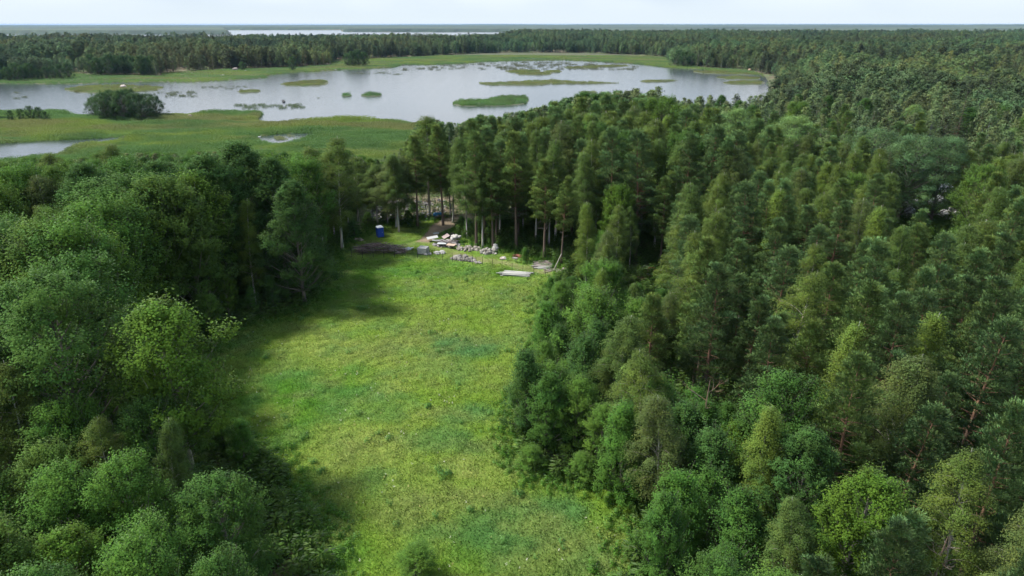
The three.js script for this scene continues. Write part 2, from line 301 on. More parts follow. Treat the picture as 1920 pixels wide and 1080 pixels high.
function broadleaf(seed, o) {
  const r = rng(seed), tr = new GB(), cr = new GB(), { h, cb, rad, clumps, sprays, per, L } = o, W = o.W ?? 0.72, bark = o.bark ?? BARK.grey, line = trunkLine(r, h * 0.93, h * 0.03);
  const tb = o.tr ?? 0.012 * h + 0.03; const bc = () => { const k = 0.7 + 0.6 * r(); return bark.map((c) => c * k); };
  tr.tube(line, line.map((_, k) => lerp(tb, 0.03, Math.pow(k / (line.length - 1), 0.8)) * (k ? 1 : 1.4)), 7, bc);
  const ph = r() * 6.28, lob = 2 + Math.floor(r() * 3);
  for (let k = 0; k < clumps; k++) {
    const t = clamp((k + r() * 0.9) / clumps), u = Math.pow(t, o.pow ?? 0.85), phi = k * 2.39996 + r() * 0.9, y0 = lerp(cb, h, u);
    const R = rad * o.prof(u) * (1 + 0.26 * Math.sin(lob * phi + ph + u * 5) + 0.16 * Math.sin(5 * phi - u * 9)) * (0.68 + 0.55 * r()), rr = R * (1 - 0.55 * r() * r());
    const csz = (o.cr ?? 0.26) * rad * (0.7 + 0.6 * r()) * (u > 0.9 ? 0.75 : 1), c0 = onLine(line, y0, h * 0.93);
    const cx = c0[0] + Math.cos(phi) * Math.max(0, rr - csz * .5), cy = Math.min(y0, h - csz * 0.4), cz = c0[2] + Math.sin(phi) * Math.max(0, rr - csz * .5);
    const st = onLine(line, Math.max(h * 0.12, y0 - rr * (0.7 + 0.5 * r()) - 0.3), h * 0.93), mid = [lerp(st[0], cx, .5), lerp(st[1], cy, .42), lerp(st[2], cz, .5)], lr = 0.018 + 0.02 * rr;
    tr.tube([st, mid, [cx, cy, cz]], [lr, lr * 0.65, 0.012], 4, bc);
    const tint = mixc(o.col, 0.82 + 0.36 * r(), r), ns = Math.round(sprays * (0.6 + 0.8 * r()));
    for (let s = 0; s < ns; s++) {
      const q = r() * 6.28, e = Math.asin(clamp(-0.55 + 1.5 * r(), -1, 1)); let dx = Math.cos(e) * Math.cos(q), dy = Math.sin(e), dz = Math.cos(e) * Math.sin(q);
      const ow = dx * Math.cos(phi) + dz * Math.sin(phi); if (ow < -0.35 && r() < 0.6 && rr > rad * 0.3) { dx = -dx; dz = -dz; }
      const ob = nrm(dx + Math.cos(phi) * 0.35, dy * 0.9 + 0.15, dz + Math.sin(phi) * 0.35), b = csz * (0.35 + 0.5 * r()), up = o.up ?? 0.45, wd = o.wind ?? 0.12;
      const sh = nrm(ob[0] + (r() - .5) * .6 + wd, ob[1] + up + (r() - .5) * .4, ob[2] + (r() - .5) * .6);
      spray(cr, r, cx + dx * b, cy + dy * b * 0.8, cz + dz * b, sh[0], sh[1], sh[2], csz * (0.45 + 0.4 * r()) * (o.sl ?? 1), per, L, W, tint, ob[0] * .6 + sh[0] * .4, ob[1] * .6 + sh[1] * .4, ob[2] * .6 + sh[2] * .4, o.hang ?? 0, o.soft ?? .75, o.tight ?? 1);
    }
  }
  for (let k = 0; k < (o.lead ?? 0); k++) {                        // long leading shoots standing out of the crown
    const u = 0.35 + 0.65 * Math.sqrt(r()), phi = r() * 6.28, R = rad * o.prof(u) * (0.45 + 0.5 * r()), c0 = onLine(line, lerp(cb, h, u), h * 0.93), y = lerp(cb, h * 0.97, u), d = nrm(Math.cos(phi) * .5 + .1, 1.1, Math.sin(phi) * .5), l = 0.9 + 0.9 * r(), x = c0[0] + Math.cos(phi) * R, z = c0[2] + Math.sin(phi) * R, tint = mixc(o.col, 1.05, r);
    tr.tube([[x, y - .6, z], [x + d[0] * l, y + d[1] * l, z + d[2] * l]], [0.018, 0.005], 3, bc);
    spray(cr, r, x, y - .2, z, d[0], d[1], d[2], l + .35, 46, L, W, tint, d[0], d[1] * .6, d[2], 0);
  }
  return { trunk: tr.geo(), crown: cr.geo(), h, mat: M.leaf };
}
function birch(seed, o) {
  const r = rng(seed), tr = new GB(), cr = new GB(), { h, cb, rad, limbs, strands, per, L } = o, line = trunkLine(r, h * 0.97, h * 0.05, 14), n = line.length - 1;
  const bc = () => (r() < 0.16 ? [0.07, 0.06, 0.055] : BARK.birch.map((c) => c * (0.75 + 0.35 * r())));
  tr.tube(line, line.map((_, k) => lerp(0.0085 * h + 0.03, 0.02, Math.pow(k / n, 0.85)) * (k ? 1 : 1.3)), 7, bc);
  for (let k = 0; k < limbs; k++) {
    const u = Math.pow((k + r()) / limbs, 0.9), y0 = lerp(cb, h * 0.95, u), phi = k * 2.4 + r(), len = rad * o.prof(u) * (0.7 + 0.55 * r()), st = onLine(line, y0, h * 0.97);
    const rise = len * (0.55 + 0.6 * r()) * (1 - 0.3 * u), pts = [];
    for (let s = 0; s <= 5; s++) { const t = s / 5; pts.push([st[0] + Math.cos(phi) * len * t + 0.1 * t * t, st[1] + rise * (1.7 * t - t * t * 0.95), st[2] + Math.sin(phi) * len * t]); }
    const lr = 0.012 + 0.012 * len; tr.tube(pts, pts.map((_, q) => lerp(lr, 0.008, q / 5)), 4, () => (r() < .5 ? [0.16, 0.13, 0.12] : [0.4, 0.37, 0.34]));
    const tint = mixc(o.col, 0.85 + 0.3 * r(), r), ns = Math.round(strands * (0.45 + 0.55 * len / rad));
    for (let s = 0; s < ns; s++) {
      const t = 0.28 + 0.75 * Math.pow(r(), 0.75), q = Math.min(4.99, t * 5), i = Math.floor(q), f = q - i, a = r() * 6.28, off = 0.42 * (0.25 + r());
      const x = lerp(pts[i][0], pts[i + 1][0], f) + Math.cos(a) * off, y = lerp(pts[i][1], pts[i + 1][1], f) + (r() - .3) * 0.3, z = lerp(pts[i][2], pts[i + 1][2], f) + Math.sin(a) * off;
      const ob = nrm(Math.cos(phi) * .7 + Math.cos(a) * .5, 0.35 + 0.4 * u, Math.sin(phi) * .7 + Math.sin(a) * .5), len2 = (0.45 + 0.75 * r()) * (o.droop ?? 1);
      spray(cr, r, x, y, z, ob[0] * .45 + 0.16, -0.25, ob[2] * .45, len2, per, L, 0.75, tint, ob[0], ob[1], ob[2], len2 * 0.75);
    }
  }
  return { trunk: tr.geo(), crown: cr.geo(), h, mat: M.leaf };
}
function tuft(cr, r, x, y, z, d, len, n, w, col) {                  // a pine shoot: needles in a brush round the twig
  const u = nrm(d[1] * 0.3 - d[2], d[2] * .1 - d[0] * .3, d[0] + d[1] * .2), v = [d[1] * u[2] - d[2] * u[1], d[2] * u[0] - d[0] * u[2], d[0] * u[1] - d[1] * u[0]];
  for (let k = 0; k < n; k++) {
    const s = (k + r()) / n, q = k * 2.4 + r(), cq = Math.cos(q), sq = Math.sin(q), e = 0.55 + 0.5 * r(), l = len * (0.7 + 0.5 * r());
    const o = [u[0] * cq + v[0] * sq, u[1] * cq + v[1] * sq, u[2] * cq + v[2] * sq], dir = nrm(d[0] * e + o[0] * .75, d[1] * e + o[1] * .75, d[2] * e + o[2] * .75);
    const wv = nrm(dir[1] * o[2] - dir[2] * o[1] + .01, dir[2] * o[0] - dir[0] * o[2], dir[0] * o[1] - dir[1] * o[0]), c = mixc(col, 1, r), sn = nrm(o[0] + d[0] * .4, o[1] + d[1] * .4 + 0.45, o[2] + d[2] * .4);
    cr.blade(x + d[0] * len * 1.1 * s, y + d[1] * len * 1.1 * s, z + d[2] * len * 1.1 * s, dir[0] * l, dir[1] * l, dir[2] * l, wv[0] * w, wv[1] * w, wv[2] * w, sn[0], sn[1], sn[2], c[0], c[1], c[2]);
  }
}
function pine(seed, o) {
  const r = rng(seed), tr = new GB(), cr = new GB(), { h, cb, rad, limbs, twigs, shoots, needles } = o, line = trunkLine(r, h * 0.97, h * 0.03, 12), n = line.length - 1, nw = o.nw ?? 0.016, nl = o.nl ?? 0.17;
  const bc = (k) => { const t = sstep(0.3, 0.55, k / n), b = 0.7 + 0.6 * r(); return BARK.pineLow.map((c, q) => lerp(c, BARK.pineUp[q], t) * b); };
  tr.tube(line, line.map((_, k) => lerp(0.012 * h + 0.04, 0.025, Math.pow(k / n, 0.9)) * (k ? 1 : 1.25)), 7, bc);
  for (let k = 0; k < (o.dead ?? 6); k++) {                         // bare dead branches under the crown
    const y = lerp(h * 0.3, cb + 1, r()), a = r() * 6.28, l = 0.6 + 1.6 * r(), s = onLine(line, y, h * 0.97), e = [s[0] + Math.cos(a) * l, y + (r() - .3) * l * .5, s[2] + Math.sin(a) * l];
    tr.tube([s, [lerp(s[0], e[0], .5), lerp(s[1], e[1], .5) + 0.12, lerp(s[2], e[2], .5)], e], [0.03, 0.02, 0.006], 4, () => BARK.dead);
    tr.tube([[lerp(s[0], e[0], .6), lerp(s[1], e[1], .6) + .08, lerp(s[2], e[2], .6)], [e[0] + (r() - .5), e[1] + .2, e[2] + (r() - .5)]], [0.014, 0.004], 3, () => BARK.dead);
  }
  for (let k = 0; k < limbs; k++) {
    const u = Math.pow((k + r() * .8) / limbs, 0.92), y0 = lerp(cb, h * 0.985, u), phi = k * 2.4 + r() * 1.2, len = Math.max(0.35, rad * o.prof(u) * (0.6 + 0.6 * r())), st = onLine(line, y0, h * 0.97);
    const el = lerp(-0.05, 0.75, u * u) + (r() - .5) * 0.2, P = (s) => [st[0] + Math.cos(phi + 0.15 * s) * len * s, st[1] + len * (el * s + 0.22 * s * s), st[2] + Math.sin(phi + 0.15 * s) * len * s];
    const lr = 0.014 + 0.016 * len; tr.tube([P(0), P(.5), P(1)], [lr, lr * .6, 0.01], 4, () => { const b = .7 + .5 * r(); return BARK.pineUp.map((c) => c * b * .8); });
    const tint = mixc(o.col, 0.85 + 0.3 * r(), r), nt = Math.max(1, Math.round(twigs * (0.3 + 0.7 * len / rad)));
    for (let t = 0; t < nt; t++) {                                 // cushions of upturned shoots along the outer part of the limb
      const s = Math.min(1, 0.42 + 0.6 * (t + r()) / nt), p = P(s), side = (t % 2 ? 1 : -1) * (0.4 + 0.8 * r()), a = phi + side, tl = 0.38 * len * (1.15 - s) * (0.5 + r()), cs = (o.cs ?? 0.55) * (0.7 + 0.6 * r()), ct = mixc(tint, 0.88 + .24 * r(), r);
      const cx = p[0] + Math.cos(a) * tl, cy = p[1] + (r() - .3) * .4, cz = p[2] + Math.sin(a) * tl;
      tr.tube([p, [cx, cy, cz]], [0.016, 0.006], 3, () => BARK.pineLow);
      for (let q = 0; q < shoots; q++) {
        const w = r() * 6.28, e = Math.asin(clamp(-.25 + 1.2 * r(), -1, 1)), ox = Math.cos(e) * Math.cos(w), oy = Math.sin(e), oz = Math.cos(e) * Math.sin(w), f = .35 + .65 * Math.sqrt(r());
        tuft(cr, r, cx + ox * cs * f, cy + oy * cs * f * .6, cz + oz * cs * f, nrm(ox * .8 + Math.cos(phi) * .3 + (r() - .5) * .4, oy + .65, oz * .8 + Math.sin(phi) * .3 + (r() - .5) * .4), nl * (.8 + .5 * r()), needles, nw, ct);
      }
    }
  }
  return { trunk: tr.geo(), crown: cr.geo(), h, mat: M.needle };
}
function spruce(seed, o) {
  const r = rng(seed), tr = new GB(), cr = new GB(), { h, rad, cb } = o, line = trunkLine(r, h, 0.2, 8);
  tr.tube(line, line.map((_, k) => lerp(0.012 * h, 0.015, k / 8)), 6, () => BARK.pineLow);
  const L = o.limbs; for (let k = 0; k < L; k++) {
    const u = Math.pow((k + r()) / L, 0.85), y0 = lerp(cb, h * 0.99, u), phi = k * 2.4 + r(), len = rad * Math.pow(1 - u, 0.8) * (0.75 + .4 * r()) + 0.15, st = onLine(line, y0, h), tint = mixc(o.col, .85 + .3 * r(), r);
    const P = (s) => [st[0] + Math.cos(phi) * len * s, st[1] - len * (0.35 * s - 0.22 * s * s) * (1 - u), st[2] + Math.sin(phi) * len * s];
    tr.tube([P(0), P(1)], [0.02 + .01 * len, .006], 3, () => BARK.pineLow);
    const nt = Math.max(5, Math.round(o.twigs * len / rad)); for (let t = 0; t < nt; t++) {
      const s = 0.15 + 0.85 * (t + r()) / nt, p = P(s), a = phi + (t % 2 ? 1 : -1) * (0.6 + .4 * r()), tl = 0.45 * len * (1.1 - s) + .12;
      for (let q = 0; q < 3; q++) { const f = (q + .5) / 3; tuft(cr, r, p[0] + Math.cos(a) * tl * f, p[1] - tl * f * .35, p[2] + Math.sin(a) * tl * f, nrm(Math.cos(a), -.25, Math.sin(a)), o.nl, o.needles, o.nw, tint); }
    }
  }
  return { trunk: tr.geo(), crown: cr.geo(), h, mat: M.needle };
}
const aspenTop = (u) => Math.pow(Math.sin(Math.PI * clamp(0.2 + 0.74 * u)), 0.6), birchTop = (u) => Math.pow(1 - u, 0.62) * (0.45 + 0.55 * sstep(0, 0.32, u)) * 1.15 + 0.04;
const oval = (u) => Math.pow(Math.sin(Math.PI * clamp(0.16 + 0.80 * u)), 0.75), dome = (u) => Math.sqrt(Math.max(0.02, 1 - Math.pow(Math.abs(u - 0.35) / 0.68, 2.4))), egg = (u) => Math.pow(Math.sin(Math.PI * Math.pow(clamp(0.08 + 0.9 * u), 0.75)), 0.8);
const round = (u) => Math.pow(1 - Math.pow(u, 1.7), 0.85) * (0.6 + 0.4 * sstep(0, 0.3, u)), cone = (u) => Math.pow(1 - u, 0.62) * (0.55 + 0.45 * sstep(0, 0.25, u)), spire = (u) => Math.pow(1 - u, 0.8) * (0.5 + 0.5 * sstep(0, .2, u)) + .08;
const T = { pine: [], birch: [], broad: [], aspen: [], young: [], spruce: [], willow: [], bush: [] };
const pineCols = [[0.138, 0.232, 0.066], [0.118, 0.208, 0.076], [0.160, 0.245, 0.064], [0.108, 0.188, 0.066], [0.130, 0.230, 0.080]];
pineCols.forEach((col, k) => T.pine.push(pine(100 + k, { h: 20, cb: [6, 4.5, 8, 5, 3.5][k], rad: [3.2, 3.4, 2.9, 3.3, 3.2][k], limbs: 72 + 3 * k, twigs: 5.5, shoots: 22, needles: 9, prof: [round, cone, round, cone, round][k], col, dead: 4 + 2 * k, nw: 0.022, nl: 0.20 })));
const birchCols = [[0.118, 0.182, 0.036], [0.100, 0.170, 0.038], [0.124, 0.188, 0.036], [0.098, 0.158, 0.036], [0.128, 0.200, 0.034], [0.112, 0.160, 0.044]];
birchCols.forEach((col, k) => T.birch.push(birch(200 + k, { h: 18, cb: [3.5, 4.5, 2.5, 5, 3, 4][k], rad: [2.6, 2.3, 2.9, 2.5, 2.1, 2.7][k], limbs: 60, strands: 68, per: 10, L: 0.115, prof: [birchTop, birchTop, egg, birchTop, spire, birchTop][k], col, droop: [1, 1.2, 1, .9, 1.1, 1.3][k] })));
[[0.080, 0.170, 0.032], [0.062, 0.142, 0.032], [0.095, 0.18, 0.030], [0.056, 0.122, 0.027]].forEach((col, k) => T.broad.push(broadleaf(300 + k, { h: 20, cb: [3, 4, 3.5, 2.5][k], rad: [4.6, 4.0, 5.0, 4.2][k], clumps: 76, sprays: 36, per: 13, L: 0.18, prof: [dome, oval, dome, egg][k], col, cr: 0.25, sl: 1.3, tight: .9, lead: 46 })));
[[0.074, 0.170, 0.024], [0.094, 0.184, 0.021], [0.064, 0.148, 0.026], [0.086, 0.160, 0.027]].forEach((col, k) => T.aspen.push(broadleaf(400 + k, { h: 13, cb: [2.5, 3, 2, 3][k], rad: [3.1, 2.7, 3.4, 2.8][k], clumps: 50, sprays: 30, per: 17, L: 0.15, W: 0.78, tight: 0.8, prof: [aspenTop, oval, aspenTop, aspenTop][k], col, up: 1.15, bark: [0.24, 0.23, 0.19], cr: 0.30, sl: 1.9, lead: 44 })));
[[0.080, 0.19, 0.028], [0.068, 0.165, 0.028], [0.105, 0.21, 0.032], [0.066, 0.15, 0.034]].forEach((col, k) => T.young.push(broadleaf(500 + k, { h: 8, cb: 0.5, rad: [2.0, 1.7, 2.2, 1.9][k], clumps: 50, sprays: 28, per: 17, L: 0.11, tight: .7, prof: [birchTop, egg, oval, birchTop][k], col, up: 0.9, cr: 0.30, sl: 1.6, lead: 30 })));
[0, 1].forEach((k) => T.spruce.push(spruce(600 + k, { h: 20, cb: 1.5, rad: 2.9, limbs: 110, twigs: 22, nl: 0.17, needles: 7, nw: 0.024, col: [[0.06, 0.10, 0.045], [0.065, 0.095, 0.05]][k] })));
[0, 1].forEach((k) => T.willow.push(broadleaf(700 + k, { h: 16, cb: 3, rad: 3.6, clumps: 70, sprays: 40, per: 11, L: 0.18, W: 0.34, prof: dome, col: [[0.165, 0.275, 0.08], [0.105, 0.20, 0.078]][k], up: 0.3, wind: 0.75, sl: 1.35, hang: 0.15 })));
[0, 1].forEach((k) => T.bush.push(broadleaf(800 + k, { h: 9, cb: 0.4, rad: 4.2, clumps: 70, sprays: 34, per: 8, L: 0.17, prof: dome, col: [[0.068, 0.135, 0.042], [0.06, 0.12, 0.042]][k], cr: 0.24 })));
// the same kinds with fewer, larger sprays for woods too far off to show leaves
const LO = {
  pine: [0, 1].map((k) => pine(900 + k, { h: 20, cb: 4, rad: 3.3, limbs: 50, twigs: 4, shoots: 8, needles: 5, prof: round, col: [0.115, 0.165, 0.066], dead: 0, nw: 0.08, nl: 0.40 })),
  birch: [0, 1].map((k) => broadleaf(920 + k, { h: 18, cb: 1.2, rad: 3.1, clumps: 46, sprays: 14, per: 6, L: 0.27, prof: egg, col: [0.145, 0.205, 0.06], bark: [0.3, 0.29, 0.26], soft: 1 })),
  broad: [0, 1].map((k) => broadleaf(940 + k, { h: 18, cb: 1, rad: 4.3, clumps: 52, sprays: 15, per: 7, L: 0.32, prof: dome, col: [0.09, 0.17, 0.052], soft: 1 })),
  spruce: [0].map((k) => spruce(960 + k, { h: 20, cb: 1, rad: 2.9, limbs: 48, twigs: 9, nl: 0.42, needles: 4, nw: 0.08, col: [0.065, 0.1, 0.05] })),
};

// ---------------------------------------------------------------- planting
const WORDS = {
  pine: ['pine_tree', 'pine'], birch: ['birch_tree', 'birch'], broad: ['broadleaf_tree', 'tree'], aspen: ['aspen_tree', 'aspen'], young: ['young_tree', 'young tree'], spruce: ['spruce_tree', 'spruce'], willow: ['willow_tree', 'willow'], bush: ['alder_tree', 'alder'],
};
const yardMid = at(800, 400);
function zoneOf(x, z) {
  const D = Math.hypot(x, z), m = sd(meadow, x, z);
  if (x < 0 && D < 60) return 'grove';
  if (x < -24 && D < 122) return m < 6 ? 'shade_edge' : 'shade_wood';
  if (x < -34) return 'marsh_wood';
  if (D > 118 && x < 42) return 'back_wood';
  if (m < (D < 64 ? 10 : 6.5)) return 'sun_edge';
  if (m < 15 && D < 125) return 'sun_belt';
  return D < 120 ? 'pine_wood' : 'mixed_wood';
}
const LABELS = {
  grove: { '*': ['{k} in the dense low grove beside the shaded meadow edge', 'low leafy grove'] },
  shade_edge: { '*': ['{k} on the shaded meadow edge', 'trees on the shaded meadow edge'] },
  shade_wood: { '*': ['{k} in the tall wood shading the meadow', 'tall wood shading the meadow'] },
  marsh_wood: { '*': ['{k} between the tall dark wood and the reed marsh', 'trees bordering the reed marsh'] },
  back_wood: { '*': ['{k} in the tall stand behind the rubble heaps', 'tall stand behind the rubble heaps'] },
  sun_edge: { '*': ['{k} on the sunlit meadow edge', 'sunlit meadow edge'] },
  sun_belt: { '*': ['{k} between the sunlit edge bushes and the pine wood', 'belt between meadow edge and pine wood'] },
  pine_wood: { '*': ['{k} in the dense pine wood away from the meadow', 'dense pine wood'] },
  mixed_wood: { '*': ['{k} in the mixed wood beyond the pines', 'mixed wood beyond the pines'] },
};
const KINDNAME = { pine: 'pine', birch: 'birch', broad: 'broadleaf tree', aspen: 'aspen', young: 'young tree', spruce: 'pointed dark spruce', willow: 'pale wind-swept willow', bush: 'round dark alder' };
const LOOKS = { pine: ['{s} grey-green', '{s} bluish broad', '{s} yellowish high-crowned', '{s} dull dark', '{s} low-branched'], birch: ['{s} airy', '{s} blue-green drooping', '{s} wide yellowish', '{s} dull round-topped', '{s} narrow bright', '{s} brownish weeping'], broad: ['{s} round green', '{s} blue-green', '{s} wide yellow-green', '{s} very dark'], aspen: ['{s} green', '{s} slim bright', '{s} wide blue-green', '{s} olive'], young: ['{s} bright green', '{s} slim green', '{s} yellow-green', '{s} dark green'], spruce: ['{s} green', '{s} greyish'], willow: ['{s} light', '{s} grey-green'] };
const SIZES = { pine: [15.5, 19], birch: [14, 18.5], broad: [15, 20], aspen: [11, 13], young: [4.5, 7], spruce: [16, 19], willow: [15, 17] };
const looks = (kind, e) => `${(LOOKS[kind]?.[e.v] ?? '{s}').replace('{s}', e.h < SIZES[kind][0] ? 'short' : e.h > SIZES[kind][1] ? 'tall' : 'middling')} ${KINDNAME[kind]}`;
const planted = [], cells = new Map(), key = (x, z) => `${Math.floor(x / 6)},${Math.floor(z / 6)}`;
const RADIUS = { pine: 2.1, birch: 1.9, broad: 2.9, aspen: 1.75, young: 1.3, spruce: 2, willow: 2.8, bush: 2.5 };
function clear(x, z, rad) {
  const cx = Math.floor(x / 6), cz = Math.floor(z / 6);
  for (let a = -1; a <= 1; a++) for (let b = -1; b <= 1; b++) for (const e of cells.get(`${cx + a},${cz + b}`) ?? []) if (Math.hypot(e.x - x, e.z - z) < (e.rad + rad)) return false;
  return true;
}
function put(kind, x, z, h, r, extra = {}) {
  const e = { kind, x, z, h, rad: RADIUS[kind], D: Math.hypot(x, z), turn: r() * 6.28, tilt: (r() - .5) * .11, v: Math.floor(r() * T[kind].length), wide: 0.9 + 0.25 * r(), ...extra };
  planted.push(e); const k = key(x, z); if (!cells.has(k)) cells.set(k, []); cells.get(k).push(e); return e;
}
const pix = (x, y, z) => { const dy = y - CAM_H, f = -dy * SP - z * CP, u = dy * CP - z * SP; return [960 + FPX * x / f, 540 - FPX * u / f]; };
{
  const r = rng(77);
  // trees one can recognise, set by where their tops stand in the photograph
  for (const [kind, v, px, py, h, wide, label] of [
    ['broad', 0, 215, 342, 21, 1.5, 'broad pale-topped crown standing clear of the dark wood, largest beside the low grove'], ['broad', 1, 392, 296, 22, 1.2], ['broad', 3, 448, 275, 23, 1.3, 'tallest very dark round tree in the wood shading the meadow'], ['broad', 3, 508, 308, 21, 1.1], ['broad', 1, 300, 312, 20, 1.2], ['broad', 3, 545, 345, 19, 1.1],
    ['birch', 0, 622, 252, 22, 1.3, 'tall airy birch at the shaded corner of the meadow, above the brush pile'], ['birch', 2, 585, 268, 20, 1.2], ['birch', 2, 85, 282, 16.5, 1.5], ['birch', 0, 205, 264, 17, 1.5], ['birch', 5, 45, 355, 17, 1.5], ['birch', 5, 350, 355, 17, 1],
    ['birch', 0, 797, 212, 22.8, 1.5, 'tall birch beside the dirt track at the edge of the stand behind the heaps'], ['birch', 5, 735, 286, 16, 1.9], ['birch', 0, 662, 292, 14.5, 1.7], ['birch', 3, 700, 305, 13.5, 1.6], ['birch', 1, 845, 262, 18, 1.3],
    ['broad', 1, 1190, 190, 22, 1.3, 'round dark green crown standing among the pines nearest the bay'], ['broad', 1, 1090, 178, 22, 1.2], ['broad', 2, 1140, 195, 21, 1.1],
    ['willow', 0, 1490, 222, 20.5, 1.6, 'pale green wind-swept willow, brightest crown in the mixed wood'], ['willow', 0, 1380, 208, 20.5, 1.3], ['willow', 1, 1640, 242, 19, 1.5], ['willow', 1, 1715, 255, 19, 1.4], ['willow', 1, 1780, 262, 18.5, 1.3],
    ['spruce', 0, 1815, 172, 23, 1.2, 'dark pointed spruce rising above the mixed wood'], ['birch', 4, 1465, 352, 19, 1.1, 'narrow column-shaped birch rising out of the pine wood'], ['birch', 4, 1105, 378, 15, 1.1, 'slender birch rising behind the meadow corner bushes beside the board stacks'], ['birch', 2, 1282, 402, 15, 1.3], ['birch', 4, 1545, 300, 17, 1.1],
    ['young', 2, 1120, 560, 11, 1.2, 'bright yellow-green round young tree among the sunlit edge bushes'], ['birch', 4, 1740, 572, 17, 1.1], ['birch', 0, 1870, 410, 17, 1.3], ['broad', 1, 1520, 822, 12, 1.1, 'grey-green round bushy tree between bright young trees and the pine wood'], ['aspen', 1, 1620, 885, 12, 1.0],
    ['birch', 5, 1255, 740, 13, 1.2], ['birch', 2, 1215, 655, 14, 1.2], ['birch', 3, 1165, 590, 14, 1.3], ['birch', 4, 1450, 740, 14, 1.1], ['young', 0, 1175, 765, 10, .9], ['aspen', 3, 265, 592, 13, 1.1], ['aspen', 1, 150, 588, 13, 1.1],
  ]) { const [x, z] = at(px, py, h - 0.3); put(kind, x, z, h, r, { v, wide, label }); }
  for (const [kind, px, py, h, wide, v] of [['birch', 748, 436, 17, 1.2, 3], ['pine', 783, 425, 19, 1.1, 2], ['pine', 831, 422, 21, 1, 2], ['pine', 893, 462, 22, 1, 0], ['birch', 905, 466, 20, 1, 3], ['pine', 968, 470, 22, 1.1, 2], ['pine', 925, 468, 20, 1, 0], ['pine', 1020, 487, 18, 1.1, 2], ['pine', 1052, 498, 16, .9, 2], ['birch', 876, 448, 21, 1, 1], ['young', 985, 492, 2.6, 1.2, 0], ['young', 690, 424, 3, 1.4, 2], ['birch', 700, 416, 12, 1.2, 0], ['birch', 727, 420, 13, 1.1, 5], ['birch', 765, 408, 13, 1.0, 1], ['young', 775, 412, 4, 1.3, 0], ['birch', 845, 402, 17, 1.1, 3], ['young', 738, 414, 4, 1.5, 2], ['young', 665, 446, 4, 1.4, 1], ['young', 720, 418, 2.5, 1.4, 0], ['young', 765, 420, 3, 1.5, 0], ['young', 866, 432, 3, 1.5, 3], ['young', 880, 442, 3.5, 1.4, 3]]) {
    const [x, z] = at(px, py); put(kind, x, z, h, r, { wide, v, ...(kind === 'young' ? { label: px === 985 ? 'small round bush beside the grey board stack' : undefined } : {}) });
  }
  for (const [px, py, h] of [[780, 1090, 3.2], [1000, 880, 2.6], [1095, 905, 3]]) { const [x, z] = at(px, py); put('young', x, z, h, r, { wide: 1.6, v: 2 }); }
  // the woods between them; no tree stands higher than the tree line seen against marsh and bay, or before a gap one sees through
  const LINE = [[-200, 308], [0, 306], [60, 292], [130, 300], [200, 286], [330, 288], [440, 280], [470, 288], [590, 286], [620, 272], [690, 300], [740, 285], [790, 222], [860, 232], [900, 218], [985, 208], [1090, 178], [1200, 166], [1300, 158], [1430, 148], [1600, 130], [2200, 120]];
  const skyline = (px) => { for (let k = 0; k + 1 < LINE.length; k++) if (px < LINE[k + 1][0]) return lerp(LINE[k][1], LINE[k + 1][1], clamp((px - LINE[k][0]) / (LINE[k + 1][0] - LINE[k][0]))); return 120; };
  const GAPS = [[1186, 1238, 500, 528, 108], [702, 726, 424, 446, 134], [940, 1062, 474, 520, 116], [1752, 1790, 342, 362, 165], [1702, 1716, 372, 384, 160], [1772, 1786, 402, 412, 150], [760, 815, 385, 412, 135], [792, 850, 410, 446, 140]];
  const blocks = (x, z, h, D) => { const [tx, ty] = pix(x, h, z), [bx, by] = pix(x, 0, z), w = 3 * FPX / D; return GAPS.some(([a, b, c, d, far]) => D < far && Math.max(tx, bx) + w > a && Math.min(tx, bx) - w < b && ty < d && by > c); };
  const pick = (table) => { let q = r(); for (const [k, w] of table) { if ((q -= w) < 0) return k; } return table[0][0]; };
  const MIX = {
    grove: [['aspen', .82], ['birch', .08], ['young', .1]], shade_edge: [['young', .8], ['aspen', .2]], shade_wood: [['broad', .5], ['birch', .25], ['aspen', .25]], marsh_wood: [['birch', .5], ['aspen', .3], ['broad', .2]],
    back_wood: [['pine', .52], ['birch', .38], ['broad', .1]], sun_edge: [['young', .78], ['aspen', .22]], sun_belt: [['birch', .42], ['young', .34], ['aspen', .12], ['pine', .12]], pine_wood: [['pine', .70], ['birch', .24], ['young', .04], ['spruce', .02]], mixed_wood: [['pine', .38], ['birch', .44], ['broad', .12], ['willow', .03], ['spruce', .03]],
  };
  const HT = { grove: [10.5, 13], shade_edge: [3, 7], shade_wood: [16, 21], marsh_wood: [11, 15], back_wood: [20, 24.5], sun_edge: [4.5, 8.5], sun_belt: [10, 14], pine_wood: [13, 19.5], mixed_wood: [15, 19.5] };
  const tries = 60000, half = 45 * Math.PI / 180;
  for (let k = 0; k < tries; k++) {
    const D = Math.sqrt(lerp(20 * 20, 270 * 270, r())), q = (r() * 2 - 1) * half, x = Math.sin(q) * D, z = -Math.cos(q) * D;
    const s = shore(x, z); if (s < 7 || openAt(x, z, s) !== 'wood') continue;
    const zone = zoneOf(x, z), kind = pick(MIX[zone]), m = sd(meadow, x, z);
    if (m < (zone === 'grove' ? (kind === 'young' ? 5 : 6.5) : kind === 'young' ? 0.7 : 3)) continue;
    let h = lerp(...HT[zone], r()); if (kind === 'young') h = Math.min(h, 4 + 6 * r()) * (zone === 'grove' ? .8 : 1); if (kind === 'pine' && zone === 'sun_belt') h += 2; if (zone === 'grove' && m < 9) h *= .85; if (zone === 'sun_edge' && D < 64) h = lerp(6.5, 10, r());
    if (zone === 'marsh_wood') { h *= lerp(1.2, 0.95, sstep(115, 160, D)); } if (zone === 'shade_wood' && x < -48 && D < 85) h *= .86;
